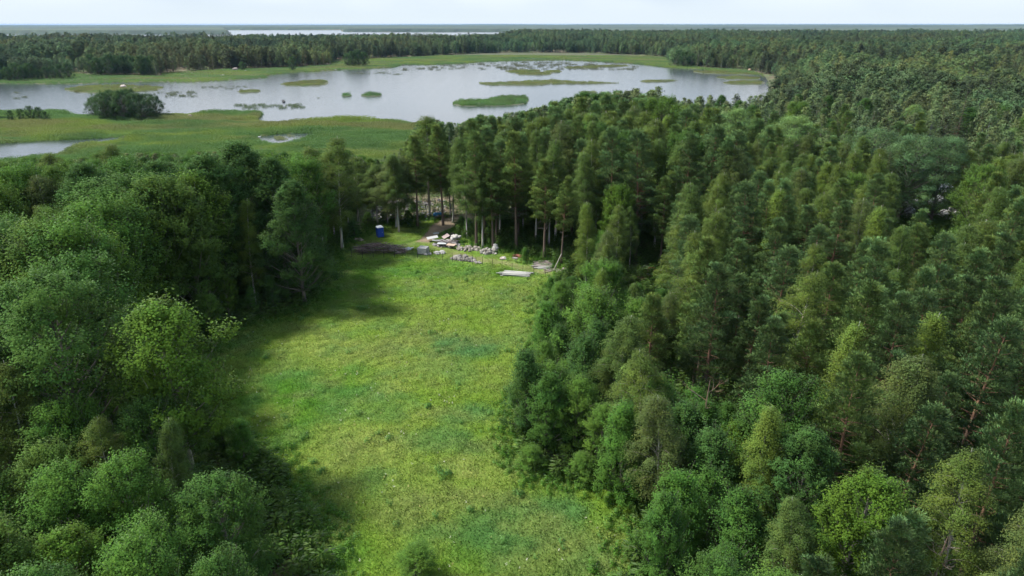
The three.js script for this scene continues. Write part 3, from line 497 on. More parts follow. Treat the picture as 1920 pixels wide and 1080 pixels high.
    const [tx, ty] = pix(x, h, z), [bx] = pix(x, 2, z); if (ty > 1130 || Math.min(tx, bx) > 2060 || Math.max(tx, bx) < -160) continue;
    if (Math.hypot(x - yardMid[0], z - yardMid[1]) < 9 && kind !== 'young') continue;
    if (x > -14 && x < 12 && D < 40) continue;
    if (kind === 'young' && zone === 'shade_edge' && m < 2.2) continue;
    if (D > 70) { const top = skyline(pix(x, h, z)[0]) + 14 * r() * r(), drop = (top - 495 - 45) / FPX, dep = PITCH + Math.atan(drop), cap = CAM_H + z * Math.tan(dep); const lim = cap - landHeight(x, z, s); if (h > lim) { h = lim; if (h < 6) continue; } }
    if (blocks(x, z, h, D)) continue;
    if (!clear(x, z, RADIUS[kind])) continue;
    put(kind, x, z, h, r, kind === 'aspen' && zone === 'sun_edge' ? { v: Math.floor(r() * 3) } : {});
  }
}
// the 290 nearest of each kind are trees of their own; whatever is left joins the far wood
const restWood = [];
{
  const rank = Object.fromEntries(Object.keys(T).map((k) => [k, []]));
  for (const e of planted) rank[e.kind].push(e);
  for (const [kind, list] of Object.entries(rank)) {
    list.sort((a, b) => (b.label ? 1 : 0) - (a.label ? 1 : 0) || a.D - b.D);
    const proto = T[kind].map((t) => { const g = new THREE.Group(); const a = mesh('trunk', t.trunk, M.bark, g), b = mesh('crown', t.crown, t.mat, g); void a; void b; return g; });
    list.forEach((e, k) => {
      if (k >= 290) { restWood.push(e); return; }
      const g = proto[e.v].clone(), t = T[kind][e.v], s = e.h / t.h; g.name = numbered(WORDS[kind][0]);
      g.position.set(e.x, landHeight(e.x, e.z) - 0.05, e.z); g.rotation.set(e.tilt, e.turn, e.tilt * .7); g.scale.set(s * e.wide, s, s * e.wide);
      const [text, group] = LABELS[zoneOf(e.x, e.z)]['*'];
      if (e.label) tag(g, e.label, WORDS[kind][1]); else tag(g, text.replace('{k}', looks(kind, e)), WORDS[kind][1], `${WORDS[kind][0].replace(/_/g, ' ')}s, ${group}`);
      scene.add(g);
    });
  }
  console.log('trees', planted.length, 'individuals', planted.length - restWood.length, Object.fromEntries(Object.entries(rank).map(([k, l]) => [k, l.length])));
}
{ // alders and willows out on the marsh and along the far shore
  const r = rng(31), proto = T.bush.map((t) => { const g = new THREE.Group(); mesh('trunk', t.trunk, M.bark, g); mesh('crown', t.crown, t.mat, g); return g; });
  const spots = [];
  for (let k = 0; k < 11; k++) spots.push([178 + k * 11.5 + (r() - .5) * 6, 222 + (k % 3 - 1) * 3 - (k > 8 ? 1 : 0), 8.5 + 4.5 * Math.sin(Math.PI * (k + 1) / 12) + (r() - .5) * 2, 0.85, 'dark alder in the big round clump on the marsh by the bay', 'round clump on the marsh']);
  for (const [px, py, h] of [[22, 228, 5], [42, 229, 6], [60, 228, 7], [76, 228, 6.5], [88, 230, 5]]) spots.push([px, py, h, .7, 'low dark alder in the open scrub on the marsh by the bay', 'low scrub on the marsh']);
  spots.push([-12, 222, 12, .6, 'dark ragged tree standing alone at the water beyond the scrub']);
  for (const [px, py, h] of [[652, 124, 13], [662, 124.5, 15], [672, 124, 16], [684, 123.5, 14]]) spots.push([px, py, h, .8, 'alder in the round clump on the far reed shore', 'round clump on the far reed shore']);
  spots.push([549, 133, 13, .6, 'lone slim tree on the far reed shore']); spots.push([455, 132, 8, .8, 'small bush beside the grey boulder on the far shore']);
  for (let k = 0; k < 11; k++) spots.push([174 + k * 11.5, 141 + (r() - .5) * 2, 14 + 4 * r(), .7, 'grey-green alder on the point of wood reaching the far reed shore', 'wooded point on the far shore']);
  for (let k = 0; k < 9; k++) spots.push([18 + k * 14, 152 - k * .6 + (r() - .5) * 2, 7 + 7 * r(), .8, 'bushy alder in the swamp scrub along the far shore', 'swamp scrub on the far shore']);
  for (const [px, py, h] of [[1270, 124, 16], [1282, 125, 15], [1296, 125, 13], [1404, 132, 9]]) spots.push([px, py, h, .9, 'rounded alder at the mouth of the far inlet', 'alders at the far inlet']);
  for (const [px, py, h, wide, label, group] of spots) {
    const [x, z] = at(px, py, WATER + .3), v = Math.floor(r() * 2), g = proto[v].clone(), s = h / 9; g.name = numbered('alder_tree'); g.position.set(x, Math.max(WATER + .1, landHeight(x, z)) - .1, z); g.rotation.y = r() * 6.28; g.scale.set(s * wide, s, s * wide); tag(g, label, 'alder', group); scene.add(g);
  }
}
{ // the woods too far off to tell one tree from the next
  const r = rng(55), lists = {}, add = (kind, e) => { (lists[kind] ??= []).push(e); };
  const wood = new THREE.Group(); wood.name = 'far_forest'; wood.userData = { label: 'mixed forest stretching away round the bay to the horizon', category: 'forest', kind: 'stuff' }; scene.add(wood);
  const tone = (x, z, kind) => {
    const a = fbm(x / 130, 2, z / 130, 3), b = 0.58 + 0.4 * r() + 0.85 * a, w = (r() - .5) * .25 + .5 * fbm(x / 220 + 9, 5, z / 220, 2);
    return [b * (1 + w), b, b * (1 - w * .6)];
  };
  const toLO = { pine: 'pine', birch: 'birch', broad: 'broad', aspen: 'broad', young: 'birch', spruce: 'spruce', willow: 'birch', bush: 'broad' };
  for (const e of restWood) { const k = toLO[e.kind], v = Math.floor(r() * LO[k].length), s = e.h / LO[k][v].h; add(k + v, { x: e.x, y: landHeight(e.x, e.z) - .1, z: e.z, s, turn: e.turn, col: tone(e.x, e.z) }); }
  const half = 41 * Math.PI / 180;
  const plant = (D0, D1, gap, size) => {
    const n = Math.round((D1 * D1 - D0 * D0) * half / (gap * gap));
    for (let k = 0; k < n; k++) {
      const D = Math.sqrt(lerp(D0 * D0, D1 * D1, r())), q = (r() * 2 - 1) * half, x = Math.sin(q) * D, z = -Math.cos(q) * D, s = shore(x, z);
      if (s < 8 || openAt(x, z, s) !== 'wood') continue;
      const f = fbm(x / 110, 7, z / 110, 3) + (r() - .5) * .6, conif = sstep(-0.05, 0.1, f);
      const kind = r() < conif * .6 ? (r() < .8 ? 'pine' : 'spruce') : (r() < .4 ? 'birch' : 'broad'), v = Math.floor(r() * LO[kind].length), young = sstep(0.12, 0.3, fbm(x / 260 + 3, 1.5, z / 260, 2));
      const h = lerp(lerp(13, 20, r()), 11, young) * size * (s < 25 ? .8 : 1) * (.85 + .3 * r()) * (1 + .45 * fbm(x / 55, 3.2, z / 55, 2)); add(kind + v, { x, y: landHeight(x, z, s) - .1, z, s: h / LO[kind][v].h * (1.1 + .35 * r()), sy: h / LO[kind][v].h, turn: r() * 6.28, col: tone(x, z).map((c) => c * (1 + .25 * young)) });
    }
  };
  plant(270, 520, 5.4, 1); plant(520, 1000, 6.0, 1); plant(1000, 1700, 6.8, .92); plant(1700, 2700, 9.5, 1.05);
  let n = 0;
  for (const [k, list] of Object.entries(lists)) { const t = LO[k.slice(0, -1)][+k.slice(-1)]; copies(WORDS[k.slice(0, -1)][0], mergeGeometries([t.trunk, t.crown]), M.solidLeaf, list, wood); n += list.length; }
  console.log('far trees', n);
  // beyond that only the roof of the forest shows
  const g = new GB(), A = 500, R = []; for (let q = 2600; q < 28000; q *= 1.012) R.push(q);
  const ok = [];
  for (const q of R) for (let a = 0; a <= A; a++) {
    const w = (a / A * 2 - 1) * 43 * Math.PI / 180, x = Math.sin(w) * q, z = -Math.cos(w) * q, s = shore(x, z), n1 = fbm(x / 60, 3, z / 60, 2), n2 = fbm(x / 900, 4, z / 900, 3);
    const c = [0.032, 0.052, 0.032].map((v, i) => v * (1 + .7 * n1 + .9 * n2 * (i === 0 ? 1.3 : 1))); ok.push(s > 6);  // darkened: shade between crowns, missing on this smooth sheet, is put into the colour
    g.v(x, s > 6 ? landHeight(x, z, s) + 12 + 5 * n1 + 3 * n2 + 2.5 * r() : WATER - 1, z, 0, 1, 0, ...c);
  }
  for (let k = 0; k + 1 < R.length; k++) for (let a = 0; a < A; a++) { const b = k * (A + 1) + a; if (ok[b] || ok[b + 1] || ok[b + A + 1] || ok[b + A + 2]) g.i.push(b, b + 1, b + A + 2, b, b + A + 2, b + A + 1); }
  const m = mesh('distant_woodland', g.geo(true), stdMat({ roughness: 1 })); m.userData = { label: 'hazy wooded country along the horizon beyond the far lake', category: 'woodland', kind: 'stuff' };
}

// ---------------------------------------------------------------- grass, reeds, flowers, undergrowth
function grassTuft(seed, n, h, spread, w, lean, head) {
  const r = rng(seed), g = new GB();
  for (let k = 0; k < n; k++) {
    const a = r() * 6.28, d = spread * Math.sqrt(r()), x = Math.cos(a) * d, z = Math.sin(a) * d, hh = h * (.55 + .6 * r()), q = r() * 6.28, l = lean * (.3 + r()), dx = Math.cos(q) * l + .03 * h, dz = Math.sin(q) * l, s = r() * 6.28, b = .86 + .28 * r();
    const wx = Math.cos(s) * w, wz = Math.sin(s) * w, n1 = nrm(dx * .3 + (r() - .5) * .3, 1, dz * .3 + (r() - .5) * .3);
    g.blade2(x, -.05, z, dx * .5, hh * .7, dz * .5, wx, 0, wz, ...n1, b, b, b);
    g.blade2(x + dx * .42, hh * .55, z + dz * .42, dx * .6, hh * .4, dz * .6, wx * .55, 0, wz * .55, ...n1, b * 1.08, b * 1.05, b);
    if (head && r() < head) g.leaf(x + dx * .8, hh * .85, z + dz * .8, ...nrm(dx, h, dz), ...nrm(Math.cos(s), .4, Math.sin(s)), ...n1, .16, .3, b * 1.2, b * 1.06, b * 1.2);
  }
  return g.geo();
}
{
  const r = rng(12), tufts = [grassTuft(1, 44, .45, .5, .017, .5, .07), grassTuft(2, 40, .58, .48, .015, .5, .12), grassTuft(3, 46, .34, .52, .018, .5, 0)], lists = [[], [], []];
  const [x0, x1, z0, z1] = [Math.min(...meadow.map((p) => p[0])), Math.max(...meadow.map((p) => p[0])), -190, -36];
  for (let k = 0; k < 330000; k++) {
    const x = lerp(x0, x1, r()), z = lerp(z0, z1, r()), D = Math.hypot(x, z); if (D < 37) continue;
    if (sd(meadow, x, z) > 1.2) continue;
    const what = openAt(x, z, 99); if (what === 'track') continue; if (what === 'path' && r() < .6) continue; if (what === 'yard' && r() < .7) continue;
    const trod = D > 100 ? trodden(x, z) : 9; if (trod < -.3 && r() < .4) continue; const clump = fbm(x / 1.3, 3.7, z / 1.3, 3), tall = (D > 114 ? .75 : 1) * (0.8 + 1.1 * Math.max(-.3, clump)) + .35 * fbm(x / 7, 1.7, z / 7, 2);
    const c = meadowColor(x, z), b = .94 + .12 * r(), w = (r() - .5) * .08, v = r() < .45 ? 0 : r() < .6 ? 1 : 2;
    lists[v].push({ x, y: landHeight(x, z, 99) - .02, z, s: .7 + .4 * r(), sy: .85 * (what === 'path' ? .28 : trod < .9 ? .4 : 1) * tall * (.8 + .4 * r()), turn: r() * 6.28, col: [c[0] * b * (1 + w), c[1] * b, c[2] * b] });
  }
  const grass = new THREE.Group(); grass.name = 'grass'; grass.userData = { label: 'tall uncut meadow grass, yellow-green with bluish and straw drifts', category: 'grass', kind: 'stuff' }; scene.add(grass);
  lists.forEach((l, k) => copies('grass', tufts[k], M.grass, l, grass)); console.log('grass', lists.map((l) => l.length));
  // white umbels and pale flower heads
  const f = new GB(); for (let k = 0; k < 7; k++) { const a = r() * 6.28, d = .17 * Math.sqrt(r()), x = Math.cos(a) * d, z = Math.sin(a) * d, y = .8 + .25 * r(); f.tube([[x * .4, 0, z * .4], [x, y, z]], [.006, .004], 3, () => [.1, .16, .04]); for (let q = 0; q < 6; q++) { const b = q / 6 * 6.28; f.leaf(x, y, z, Math.cos(b), .15, Math.sin(b), 0, 1, 0, 0, 1, 0, .075, .06, .62, .62, .5); } }
  const fl = []; for (let k = 0; k < 26000; k++) { const x = lerp(x0, x1, r()), z = lerp(-135, -38, r()); if (sd(meadow, x, z) > -1) continue; const d = fbm(x / 5 + 20, 8.8, z / 5, 3) + (x < -4 ? .1 : -.04); if (r() > .16 * sstep(.02, .45, d) + .006) continue; fl.push({ x, y: landHeight(x, z, 99) - .1, z, s: .3 + .3 * r(), turn: r() * 6.28, col: r() < .75 ? [1, 1, 1] : [1, .9, .5] }); }
  const m = copies('wildflowers', f.geo(), M.grass, fl); m.userData = { label: 'white wildflowers scattered through the meadow grass', category: 'wildflowers', kind: 'stuff' };
  // broad-leaved weeds standing darker in the grass
  const wd = new GB(); for (let k = 0; k < 46; k++) { const a = r() * 6.28, y = .15 + .75 * r(), d = .12 + .3 * r(), o = nrm(Math.cos(a), .5, Math.sin(a)), n1 = nrm(Math.cos(a) * .4, .9, Math.sin(a) * .4), b = .8 + .4 * r(); wd.leaf(Math.cos(a) * d * .5, y, Math.sin(a) * d * .5, ...nrm(Math.cos(a), -.1, Math.sin(a)), ...n1, ...o, .2 + .1 * r(), .09, b, b, b); }
  const wl = []; for (let k = 0; k < 60000; k++) {
    const x = lerp(x0, x1, r()), z = lerp(z0, -38, r()), e = sd(meadow, x, z); if (e > 2.5) continue; const d = fbm(x / 3.1 + 70, 6.8, z / 3.1, 4);
    const edge = sstep(-3.5, 0, e); if (r() > sstep(.2, .5, d) * .4 + edge * .5) continue; if (['track', 'path'].includes(openAt(x, z, 99))) continue;
    const c = edge > .2 ? [.10, .24, .03] : [.14, .31, .075], b = .88 + .24 * r(); wl.push({ x, y: landHeight(x, z, 99) - .1, z, s: .65 + .45 * r(), turn: r() * 6.28, col: c.map((q) => q * b) });
  }
  const m2 = copies('weeds', wd.geo(), M.grass, wl); m2.userData = { label: 'dark leafy weeds in clumps through the meadow and along its edges', category: 'weeds', kind: 'stuff' };
  // ferns and saplings on the floor of the woods
  const ul = []; for (let k = 0; k < 60000; k++) { const D = Math.sqrt(lerp(22 * 22, 215 * 215, r())), q = (r() * 2 - 1) * .76, x = Math.sin(q) * D, z = -Math.cos(q) * D, s = shore(x, z); if (s < 4) continue; const w = openAt(x, z, s); if (w !== 'wood' && !(w === 'yard' && r() < .12) && !(w === 'glade' && r() < .8)) continue; const c = r() < .5 ? [.075, .16, .026] : [.10, .18, .035], b = .7 + .5 * r(); ul.push({ x, y: landHeight(x, z, s) - .05, z, s: 1.1 + 1.3 * r(), turn: r() * 6.28, col: c.map((v) => v * b) }); }
  const m3 = copies('undergrowth', wd.geo(), M.grass, ul); m3.userData = { label: 'green undergrowth covering the floor of the woods', category: 'undergrowth', kind: 'stuff' };
}
const islets = [
  [[122, 167], [160, 161], [230, 160], [305, 163.5], [292, 169], [250, 172], [190, 175], [140, 172]], [[527, 157.5], [560, 153], [600, 150], [613, 152], [608, 159], [570, 161], [540, 160]], [[446, 171.5], [470, 168.8], [486, 169.5], [484, 172.5], [455, 173.5]],
  [[848, 194], [862, 189.5], [910, 188], [940, 182], [985, 181], [990, 186], [985, 194], [950, 198], [900, 199], [860, 198]], [[898, 155], [930, 155], [1010, 151.2], [1040, 150], [1080, 153], [1160, 155.5], [1100, 157], [1030, 157.5], [1015, 159.5], [925, 159.5], [905, 157.5]],
  [[641, 179], [649, 177.5], [658, 178], [657, 180], [648, 180.4]], [[677, 178.5], [690, 176.5], [712, 177], [712, 180], [688, 180.4]], [[948, 133], [975, 131], [1010, 131.5], [1012, 134], [990, 137], [960, 136]], [[968, 137], [1000, 135.6], [1032, 136.5], [1030, 139.6], [1000, 140.6], [975, 139.6]], [[1020, 133], [1050, 132.4], [1048, 135.6], [1028, 136]],
  [[1088, 173], [1115, 171.6], [1118, 174], [1095, 175.6]], [[1173, 171.5], [1195, 170.6], [1192, 174], [1176, 174.4]], [[1200, 151.6], [1225, 150.6], [1240, 151], [1270, 151], [1250, 153], [1210, 154]], [[1090, 124], [1150, 122.5], [1180, 123.6], [1150, 125.6], [1100, 125.6]], [[1057, 126.5], [1075, 125.6], [1120, 126], [1118, 128], [1070, 128]],
  [[1300, 134], [1345, 133], [1400, 136], [1412, 139.6], [1360, 139], [1320, 137.6]], [[1343, 145], [1390, 143], [1424, 146], [1420, 148.6], [1365, 148]], [[1355, 155], [1395, 151.6], [1430, 153], [1425, 158], [1370, 158]],
].map((p) => poly(p, WATER + .2));
{
  const soil = stdMat({ roughness: 1 });
  islets.forEach((p) => {
    const cx = p.reduce((s, q) => s + q[0], 0) / p.length, cz = p.reduce((s, q) => s + q[1], 0) / p.length, g = new GB(), n = p.length, rows = [];
    const curve = new THREE.CatmullRomCurve3(p.map(([x, z]) => V(x, 0, z)), true).getPoints(48);
    for (const [k, y] of [[1.03, WATER - .5], [.97, WATER + .22], [.6, WATER + .38]]) rows.push(curve.slice(0, 48).map((q) => { const c = [.055, .065, .035]; return g.v(cx + (q.x - cx) * k, y, cz + (q.z - cz) * k, 0, 1, 0, c[0], c[1], c[2]); }));
    const mid = g.v(cx, WATER + .42, cz, 0, 1, 0, .06, .07, .035);
    for (let i = 0; i < 48; i++) { const j = (i + 1) % 48; for (let k = 0; k < 2; k++) g.i.push(rows[k][i], rows[k][j], rows[k + 1][j], rows[k][i], rows[k + 1][j], rows[k + 1][i]); g.i.push(rows[2][i], rows[2][j], mid); }
    void n; const m = mesh('islet', g.geo(true), soil); m.userData = { kind: 'structure', label: 'low reedy islet in the bay' };
  });
  const r = rng(41), reedGeo = [grassTuft(11, 30, 1.7, .8, .028, .25, .3), grassTuft(12, 26, 1.9, .75, .026, .3, .5)], lists = [[], []];
  const add = (x, z, y, s, sy, c) => lists[r() < .5 ? 0 : 1].push({ x, y, z, s, sy, turn: r() * .9, col: c.map((v) => v * .9) });
  for (let k = 0; k < 150000; k++) {                                // the near marsh
    const D = Math.sqrt(lerp(180 * 180, 440 * 440, r())), q = lerp(-.80, -.02, r()), x = Math.sin(q) * D, z = -Math.cos(q) * D; if (!inPoly(nearMarsh, x, z)) continue; const s = shore(x, z); if (s < -.6) continue;
    const patch = sstep(-.2, .2, fbm(x / 30, 6.6, z / 14, 3)), c = marshColor(x, z), edge = s < 4 ? 1.25 : 1; add(x, z, landHeight(x, z, s) - .05, .9 + .4 * r(), (.35 + .75 * patch) * edge * (.8 + .3 * r()), c.map((v) => v * 1.0));
  }
  for (let k = 0; k < 170000; k++) {                                // the far marsh, and its ragged edge
    const D = lerp(400, 1050, Math.sqrt(r())), q = lerp(-.72, .45, r()), x = Math.sin(q) * D, z = -Math.cos(q) * D; if (!inPoly(farMarsh, x, z)) continue; const s = shore(x, z); if (s < -1) continue;
    add(x, z, landHeight(x, z, s) - .05, 1.2 + .5 * r(), (.4 + .35 * r()) * (s < 6 ? 1.4 : .8), marshColor(x, z));
  }
  for (const p of islets) {                                        // the islets stand full of reed
    const xs = p.map((q) => q[0]), zs = p.map((q) => q[1]), a = [Math.min(...xs), Math.max(...xs), Math.min(...zs), Math.max(...zs)], n = Math.min(4200, (a[1] - a[0]) * (a[3] - a[2]) * 1.1);
    const dark = p === islets[3] || p === islets[5] || p === islets[6], c = dark ? [.07, .165, .04] : [.12, .165, .044];
    for (let k = 0; k < n; k++) { const x = lerp(a[0], a[1], r()), z = lerp(a[2], a[3], r()), e = sd(p, x, z); if (e > .9 * fbm(x / 3, 6, z / 3, 2) + .3) continue; add(x, z, WATER, .9 + .5 * r(), (dark ? 1.1 : .7) * (.5 + .5 * r() + .9 * Math.max(-.3, fbm(x / 7, 2.7, z / 7, 2))) * (e > -1.2 ? .6 + .4 * r() : 1), c.map((v, q) => v * (1 + .5 * fbm(x / 10 + 5, q * .3, z / 10, 2)))); }
  }
  const clump = (px, py, w, d, n, c = [.05, .07, .035], tall = .7) => { for (let k = 0; k < n * .75; k++) { const [x, z] = at(px + (r() - .5) * w * 1.3, py + (r() - .5) * d * 1.6, WATER); add(x, z, WATER - .3, .5 + .45 * r(), tall * (.5 + .6 * r()), c.map((v) => v * 1.5)); } };
  for (let k = 0; k < 40; k++) clump(445 + r() * 125, 196 + r() * 8, 10, 1.4, 16, [.05, .08, .035], .65);
  for (let k = 0; k < 24; k++) clump(300 + r() * 70, 172 + r() * 10, 9, 1, 14); for (let k = 0; k < 16; k++) clump(380 + r() * 80, 162 + r() * 6, 8, .8, 10); for (let k = 0; k < 6; k++) clump(10 + r() * 50, 173 + r() * 15, 7, .8, 10); for (let k = 0; k < 16; k++) clump(640 + r() * 110, 136 + r() * 4, 8, .6, 14);
  for (let k = 0; k < 44; k++) clump(750 + r() * 180, 118 + r() * 14, 8, .5, 26, [.055, .07, .04], .9); for (let k = 0; k < 110; k++) clump(930 + r() * 270, 117 + r() * 14, 10, .5, 34, [.06, .075, .04], .9); for (let k = 0; k < 5; k++) clump(110 + r() * 60, 280 + r() * 10, 10, 2, 20); for (let k = 0; k < 12; k++) clump(470 + r() * 110, 254 + r() * 9, 9, 2, 22, [.10, .13, .05], .6);
  clump(532, 190.5, 5, .5, 12, [.05, .05, .04], .8); clump(598, 184, 4, .4, 6); clump(1000, 214, 30, 2, 60, [.08, .13, .04]);
  const reeds = new THREE.Group(); reeds.name = 'reeds'; reeds.userData = { label: 'green reeds covering the marsh, the islets and the edges of the bay', category: 'reeds', kind: 'stuff' }; scene.add(reeds);
  lists.forEach((l, k) => copies('reeds', reedGeo[k], M.reed, l, reeds)); console.log('reeds', lists.map((l) => l.length));
}

// ---------------------------------------------------------------- what people have left at the far end of the meadow
const here = (px, py) => { const [x, z] = at(px, py); return [x, landHeight(x, z), z]; };
const paint = (r, g, b, rough = .7) => new THREE.MeshStandardMaterial({ color: new THREE.Color(r * .76, g * .76, b * .76), roughness: rough });
const W1 = [1, 1, 1];
{ // blue portable toilet
  const [x, y, z] = here(713, 444), t = thing('portable_toilet', 'blue portable toilet with white roof standing in the grass', 'toilet', x, y, z, 0.52), blue = paint(.012, .07, .42, .45), white = paint(.62, .66, .70, .5);
  mesh('base', new GB().box(0, .09, 0, 1.2, .18, 1.2, 0, W1).geo(), paint(.08, .09, .1), t);
  const body = new GB().box(0, 1.12, 0, 1.12, 1.9, 1.12, 0, W1); for (const s of [-1, 1]) for (const q of [-1, 1]) body.box(s * .565, 1.12, q * .565, .08, 1.94, .08, 0, W1); for (let k = -2; k <= 2; k++) { body.box(.57, 1.1, k * .18, .03, 1.6, .05, 0, W1); body.box(-.57, 1.1, k * .18, .03, 1.6, .05, 0, W1); body.box(k * .18, 1.1, -.57, .05, 1.6, .03, 0, W1); }
  mesh('body', body.geo(), blue, t);
  const door = mesh('door', new GB().box(0, 1.08, .585, .78, 1.72, .04, 0, W1).geo(), blue, t); mesh('handle', new GB().box(.3, 1.1, .625, .06, .16, .04, 0, W1).geo(), white, door);
  const rf = new GB(); const a = [[-.64, 2.1, -.64], [.64, 2.1, -.64], [.64, 2.1, .64], [-.64, 2.1, .64]], b = [[-.42, 2.34, -.42], [.42, 2.34, -.42], [.42, 2.34, .42], [-.42, 2.34, .42]];
  [...a, ...b].forEach((p) => rf.v(...p, 0, 1, 0, ...W1)); for (let k = 0; k < 4; k++) { const n = (k + 1) % 4; rf.i.push(k, 4 + k, 4 + n, k, 4 + n, n); } rf.i.push(4, 7, 6, 4, 6, 5, 0, 1, 2, 0, 2, 3); const rg = rf.geo().toNonIndexed(); rg.computeVertexNormals();
  const roof = mesh('roof', rg, white, t); mesh('vent_pipe', new THREE.CylinderGeometry(.05, .05, .4, 10).translate(-.3, 2.45, -.3), paint(.1, .1, .1), roof);
}
{ // brush pile
  const [x, y, z] = here(716, 474), t = thing('brush_pile', 'long dark pile of cut branches at the shaded meadow corner', 'brush pile', x, y, z, -.05), r = rng(3);
  const branch = (dark) => { const g = new GB(), l = 1.6 + 2.2 * r(), a = (r() - .5) * 1.5 + (r() < .5 ? 0 : Math.PI), px = (r() - .5) * 8.6, top = 1.9 * Math.sqrt(Math.max(.05, 1 - (px / 4.9) ** 2)), py = top * Math.pow(r(), .6), pz = (r() - .5) * 2.6 * (1.2 - py / 1.6), e = (r() - .45) * .5, c = dark ? [.10 + .06 * r(), .085, .08] : [.34 + .1 * r(), .32, .29], k = .02 + .03 * r();
    g.tube([[px - Math.cos(a) * l / 2, Math.max(.03, py - e * l * .4), pz - Math.sin(a) * l / 2], [px, py + .05, pz + (r() - .5) * .2], [px + Math.cos(a) * l / 2, Math.max(.03, py + e * l * .4), pz + Math.sin(a) * l / 2]], [k, k * .8, .008], 5, () => c);
    for (let q = 0; q < 3; q++) { const b = a + (r() - .5) * 2, m = .4 + .8 * r(); g.tube([[px + Math.cos(a) * l * .1 * q, py + .05, pz + Math.sin(a) * l * .1 * q], [px + Math.cos(b) * m, Math.max(.03, py + (r() - .3) * .6), pz + Math.sin(b) * m]], [.014, .004], 4, () => c); } return g; };
  for (let k = 0; k < 190; k++) mesh('branch', branch(r() < .6).geo(), M.bark, t);
  const tw = new GB(); for (let k = 0; k < 1400; k++) { const px = (r() - .5) * 8.8, top = 1.7 * Math.sqrt(Math.max(.05, 1 - (px / 4.8) ** 2)), py = top * r(), pz = (r() - .5) * 2.8 * (1.1 - py / 1.5), a = r() * 6.28, l = .3 + .6 * r(), c = r() < .06 ? [.5, .32, .09] : [.11 + .1 * r(), .095, .09]; tw.blade(px, py, pz, Math.cos(a) * l, (r() - .3) * .5, Math.sin(a) * l, .012, .012, .012, Math.cos(a), .6, Math.sin(a), ...c); }
  const w = mesh('twigs', tw.geo(), M.reed, t); w.userData = { kind: 'stuff' };
  for (const [q, u, v, yaw] of [[762, 470, 1.9, .2], [768, 468, 1.3, -.5]]) { const [a, b, c] = here(q, u), s = thing('plastic_sheet', 'pale blue-grey plastic sheet crumpled at the end of the brush pile', 'sheet', a, b, c, yaw, 'sheets at the brush pile'); const g = new THREE.PlaneGeometry(v, 1.2, 12, 10).rotateX(-Math.PI / 2), P = g.attributes.position; for (let k = 0; k < P.count; k++) P.setY(k, .3 + .35 * N3(P.getX(k) * 2 + q, 1, P.getZ(k) * 2)); g.computeVertexNormals(); const gg = mergeGeometries([g, g.clone().translate(0, -.02, 0)]); mesh('sheet', gg, new THREE.MeshStandardMaterial({ color: new THREE.Color(.33, .37, .40), roughness: .5, side: THREE.DoubleSide }), s); }
}
{ // wrapped pallet of pale blocks and two sacks
  const [x, y, z] = here(794, 476), t = thing('block_pallet', 'cube of white stacked blocks on a pallet in the open grass', 'pallet of blocks', x, y, z, -.28), mats = [paint(.45, .45, .44, .8), paint(.49, .49, .48, .8), paint(.41, .42, .43, .8)], unit = new GB().box(0, 0, 0, .42, .27, .55, 0, W1).geo(), r = rng(8), wood = paint(.26, .2, .14, .9);
  for (let k = -1; k <= 1; k++) mesh('runner', new GB().box(k * .7, .07, 0, .1, .14, 1.7, 0, W1).geo(), wood, t); for (let k = 0; k < 6; k++) mesh('slat', new GB().box(0, .16, -.72 + k * .29, 1.72, .03, .14, 0, W1).geo(), wood, t);
  for (let j = 0; j < 4; j++) for (let i = 0; i < 4; i++) for (let k = 0; k < 3; k++) { const b = mesh('block', unit, mats[Math.floor(r() * 3)], t); b.position.set((i - 1.5) * .43 + (r() - .5) * .02, .315 + j * .275, (k - 1) * .56 + (r() - .5) * .02); }
}
const sackGeo = (seed, sx, sy, sz) => { const g = new THREE.SphereGeometry(1, 14, 10), P = g.attributes.position; for (let k = 0; k < P.count; k++) { const a = P.getX(k), b = P.getY(k), c = P.getZ(k), s = 1 + .22 * N3(a * 2 + seed, b * 2, c * 2); P.setXYZ(k, Math.sign(a) * Math.pow(Math.abs(a), .75) * s * sx, (b * .9 + .75) * sy * s, Math.sign(c) * Math.pow(Math.abs(c), .75) * s * sz); } g.computeVertexNormals(); return g; };
const whiteSack = paint(.44, .43, .41, .8);
for (const [px, py] of [[799, 479], [806, 478]]) { const [x, y, z] = here(px, py), s = mesh('sack', sackGeo(px, .34, .24, .26), whiteSack); s.position.set(x, y, z); tag(s, 'small white sack lying against the cube of blocks', 'sack', 'sacks at the block cube'); }
function heap(name, label, category, px, py, wide, deep, high, n, cols, size, turn = 0, flat = .6) {    // a low heap of broken stones, each a piece of its own
  const [x, y, z] = here(px, py), t = thing(name, label, category, x, y, z, turn), r = rng(px * 7 + py), shapes = [0, 1, 2, 3].map((k) => new GB().rock(0, 0, 0, 1, 1, 1, k * 5.3 + px, W1, 1).geo(true)), mats = cols.map((c) => paint(...c, .9));
  for (let k = 0; k < n; k++) { const a = r() * 6.28, d = Math.sqrt(r()), u = Math.cos(a) * d * wide / 2, v = Math.sin(a) * d * deep / 2, top = high * Math.max(0, 1 - d * d), s = size * (.5 + .8 * r()), m = mesh('stone', shapes[k % 4], mats[Math.floor(r() * mats.length)], t); m.position.set(u, top * r() + s * .25, v); m.scale.set(s, s * flat * (.7 + .6 * r()), s * (.7 + .6 * r())); m.rotation.set(r() * .6, r() * 6.28, r() * .6); }
  return t;
}
const greys = [[.22, .21, .185], [.28, .265, .24], [.17, .16, .14], [.33, .32, .29]], pinks = [[.28, .23, .205], [.34, .29, .26], [.23, .195, .18]];
heap('stone_heap', 'small knee-high heap of white rubble alone in the grass near the block cube', 'rubble', 824, 476, 1.6, 1.1, .5, 14, [[.5, .49, .47], [.4, .39, .37]], .34);
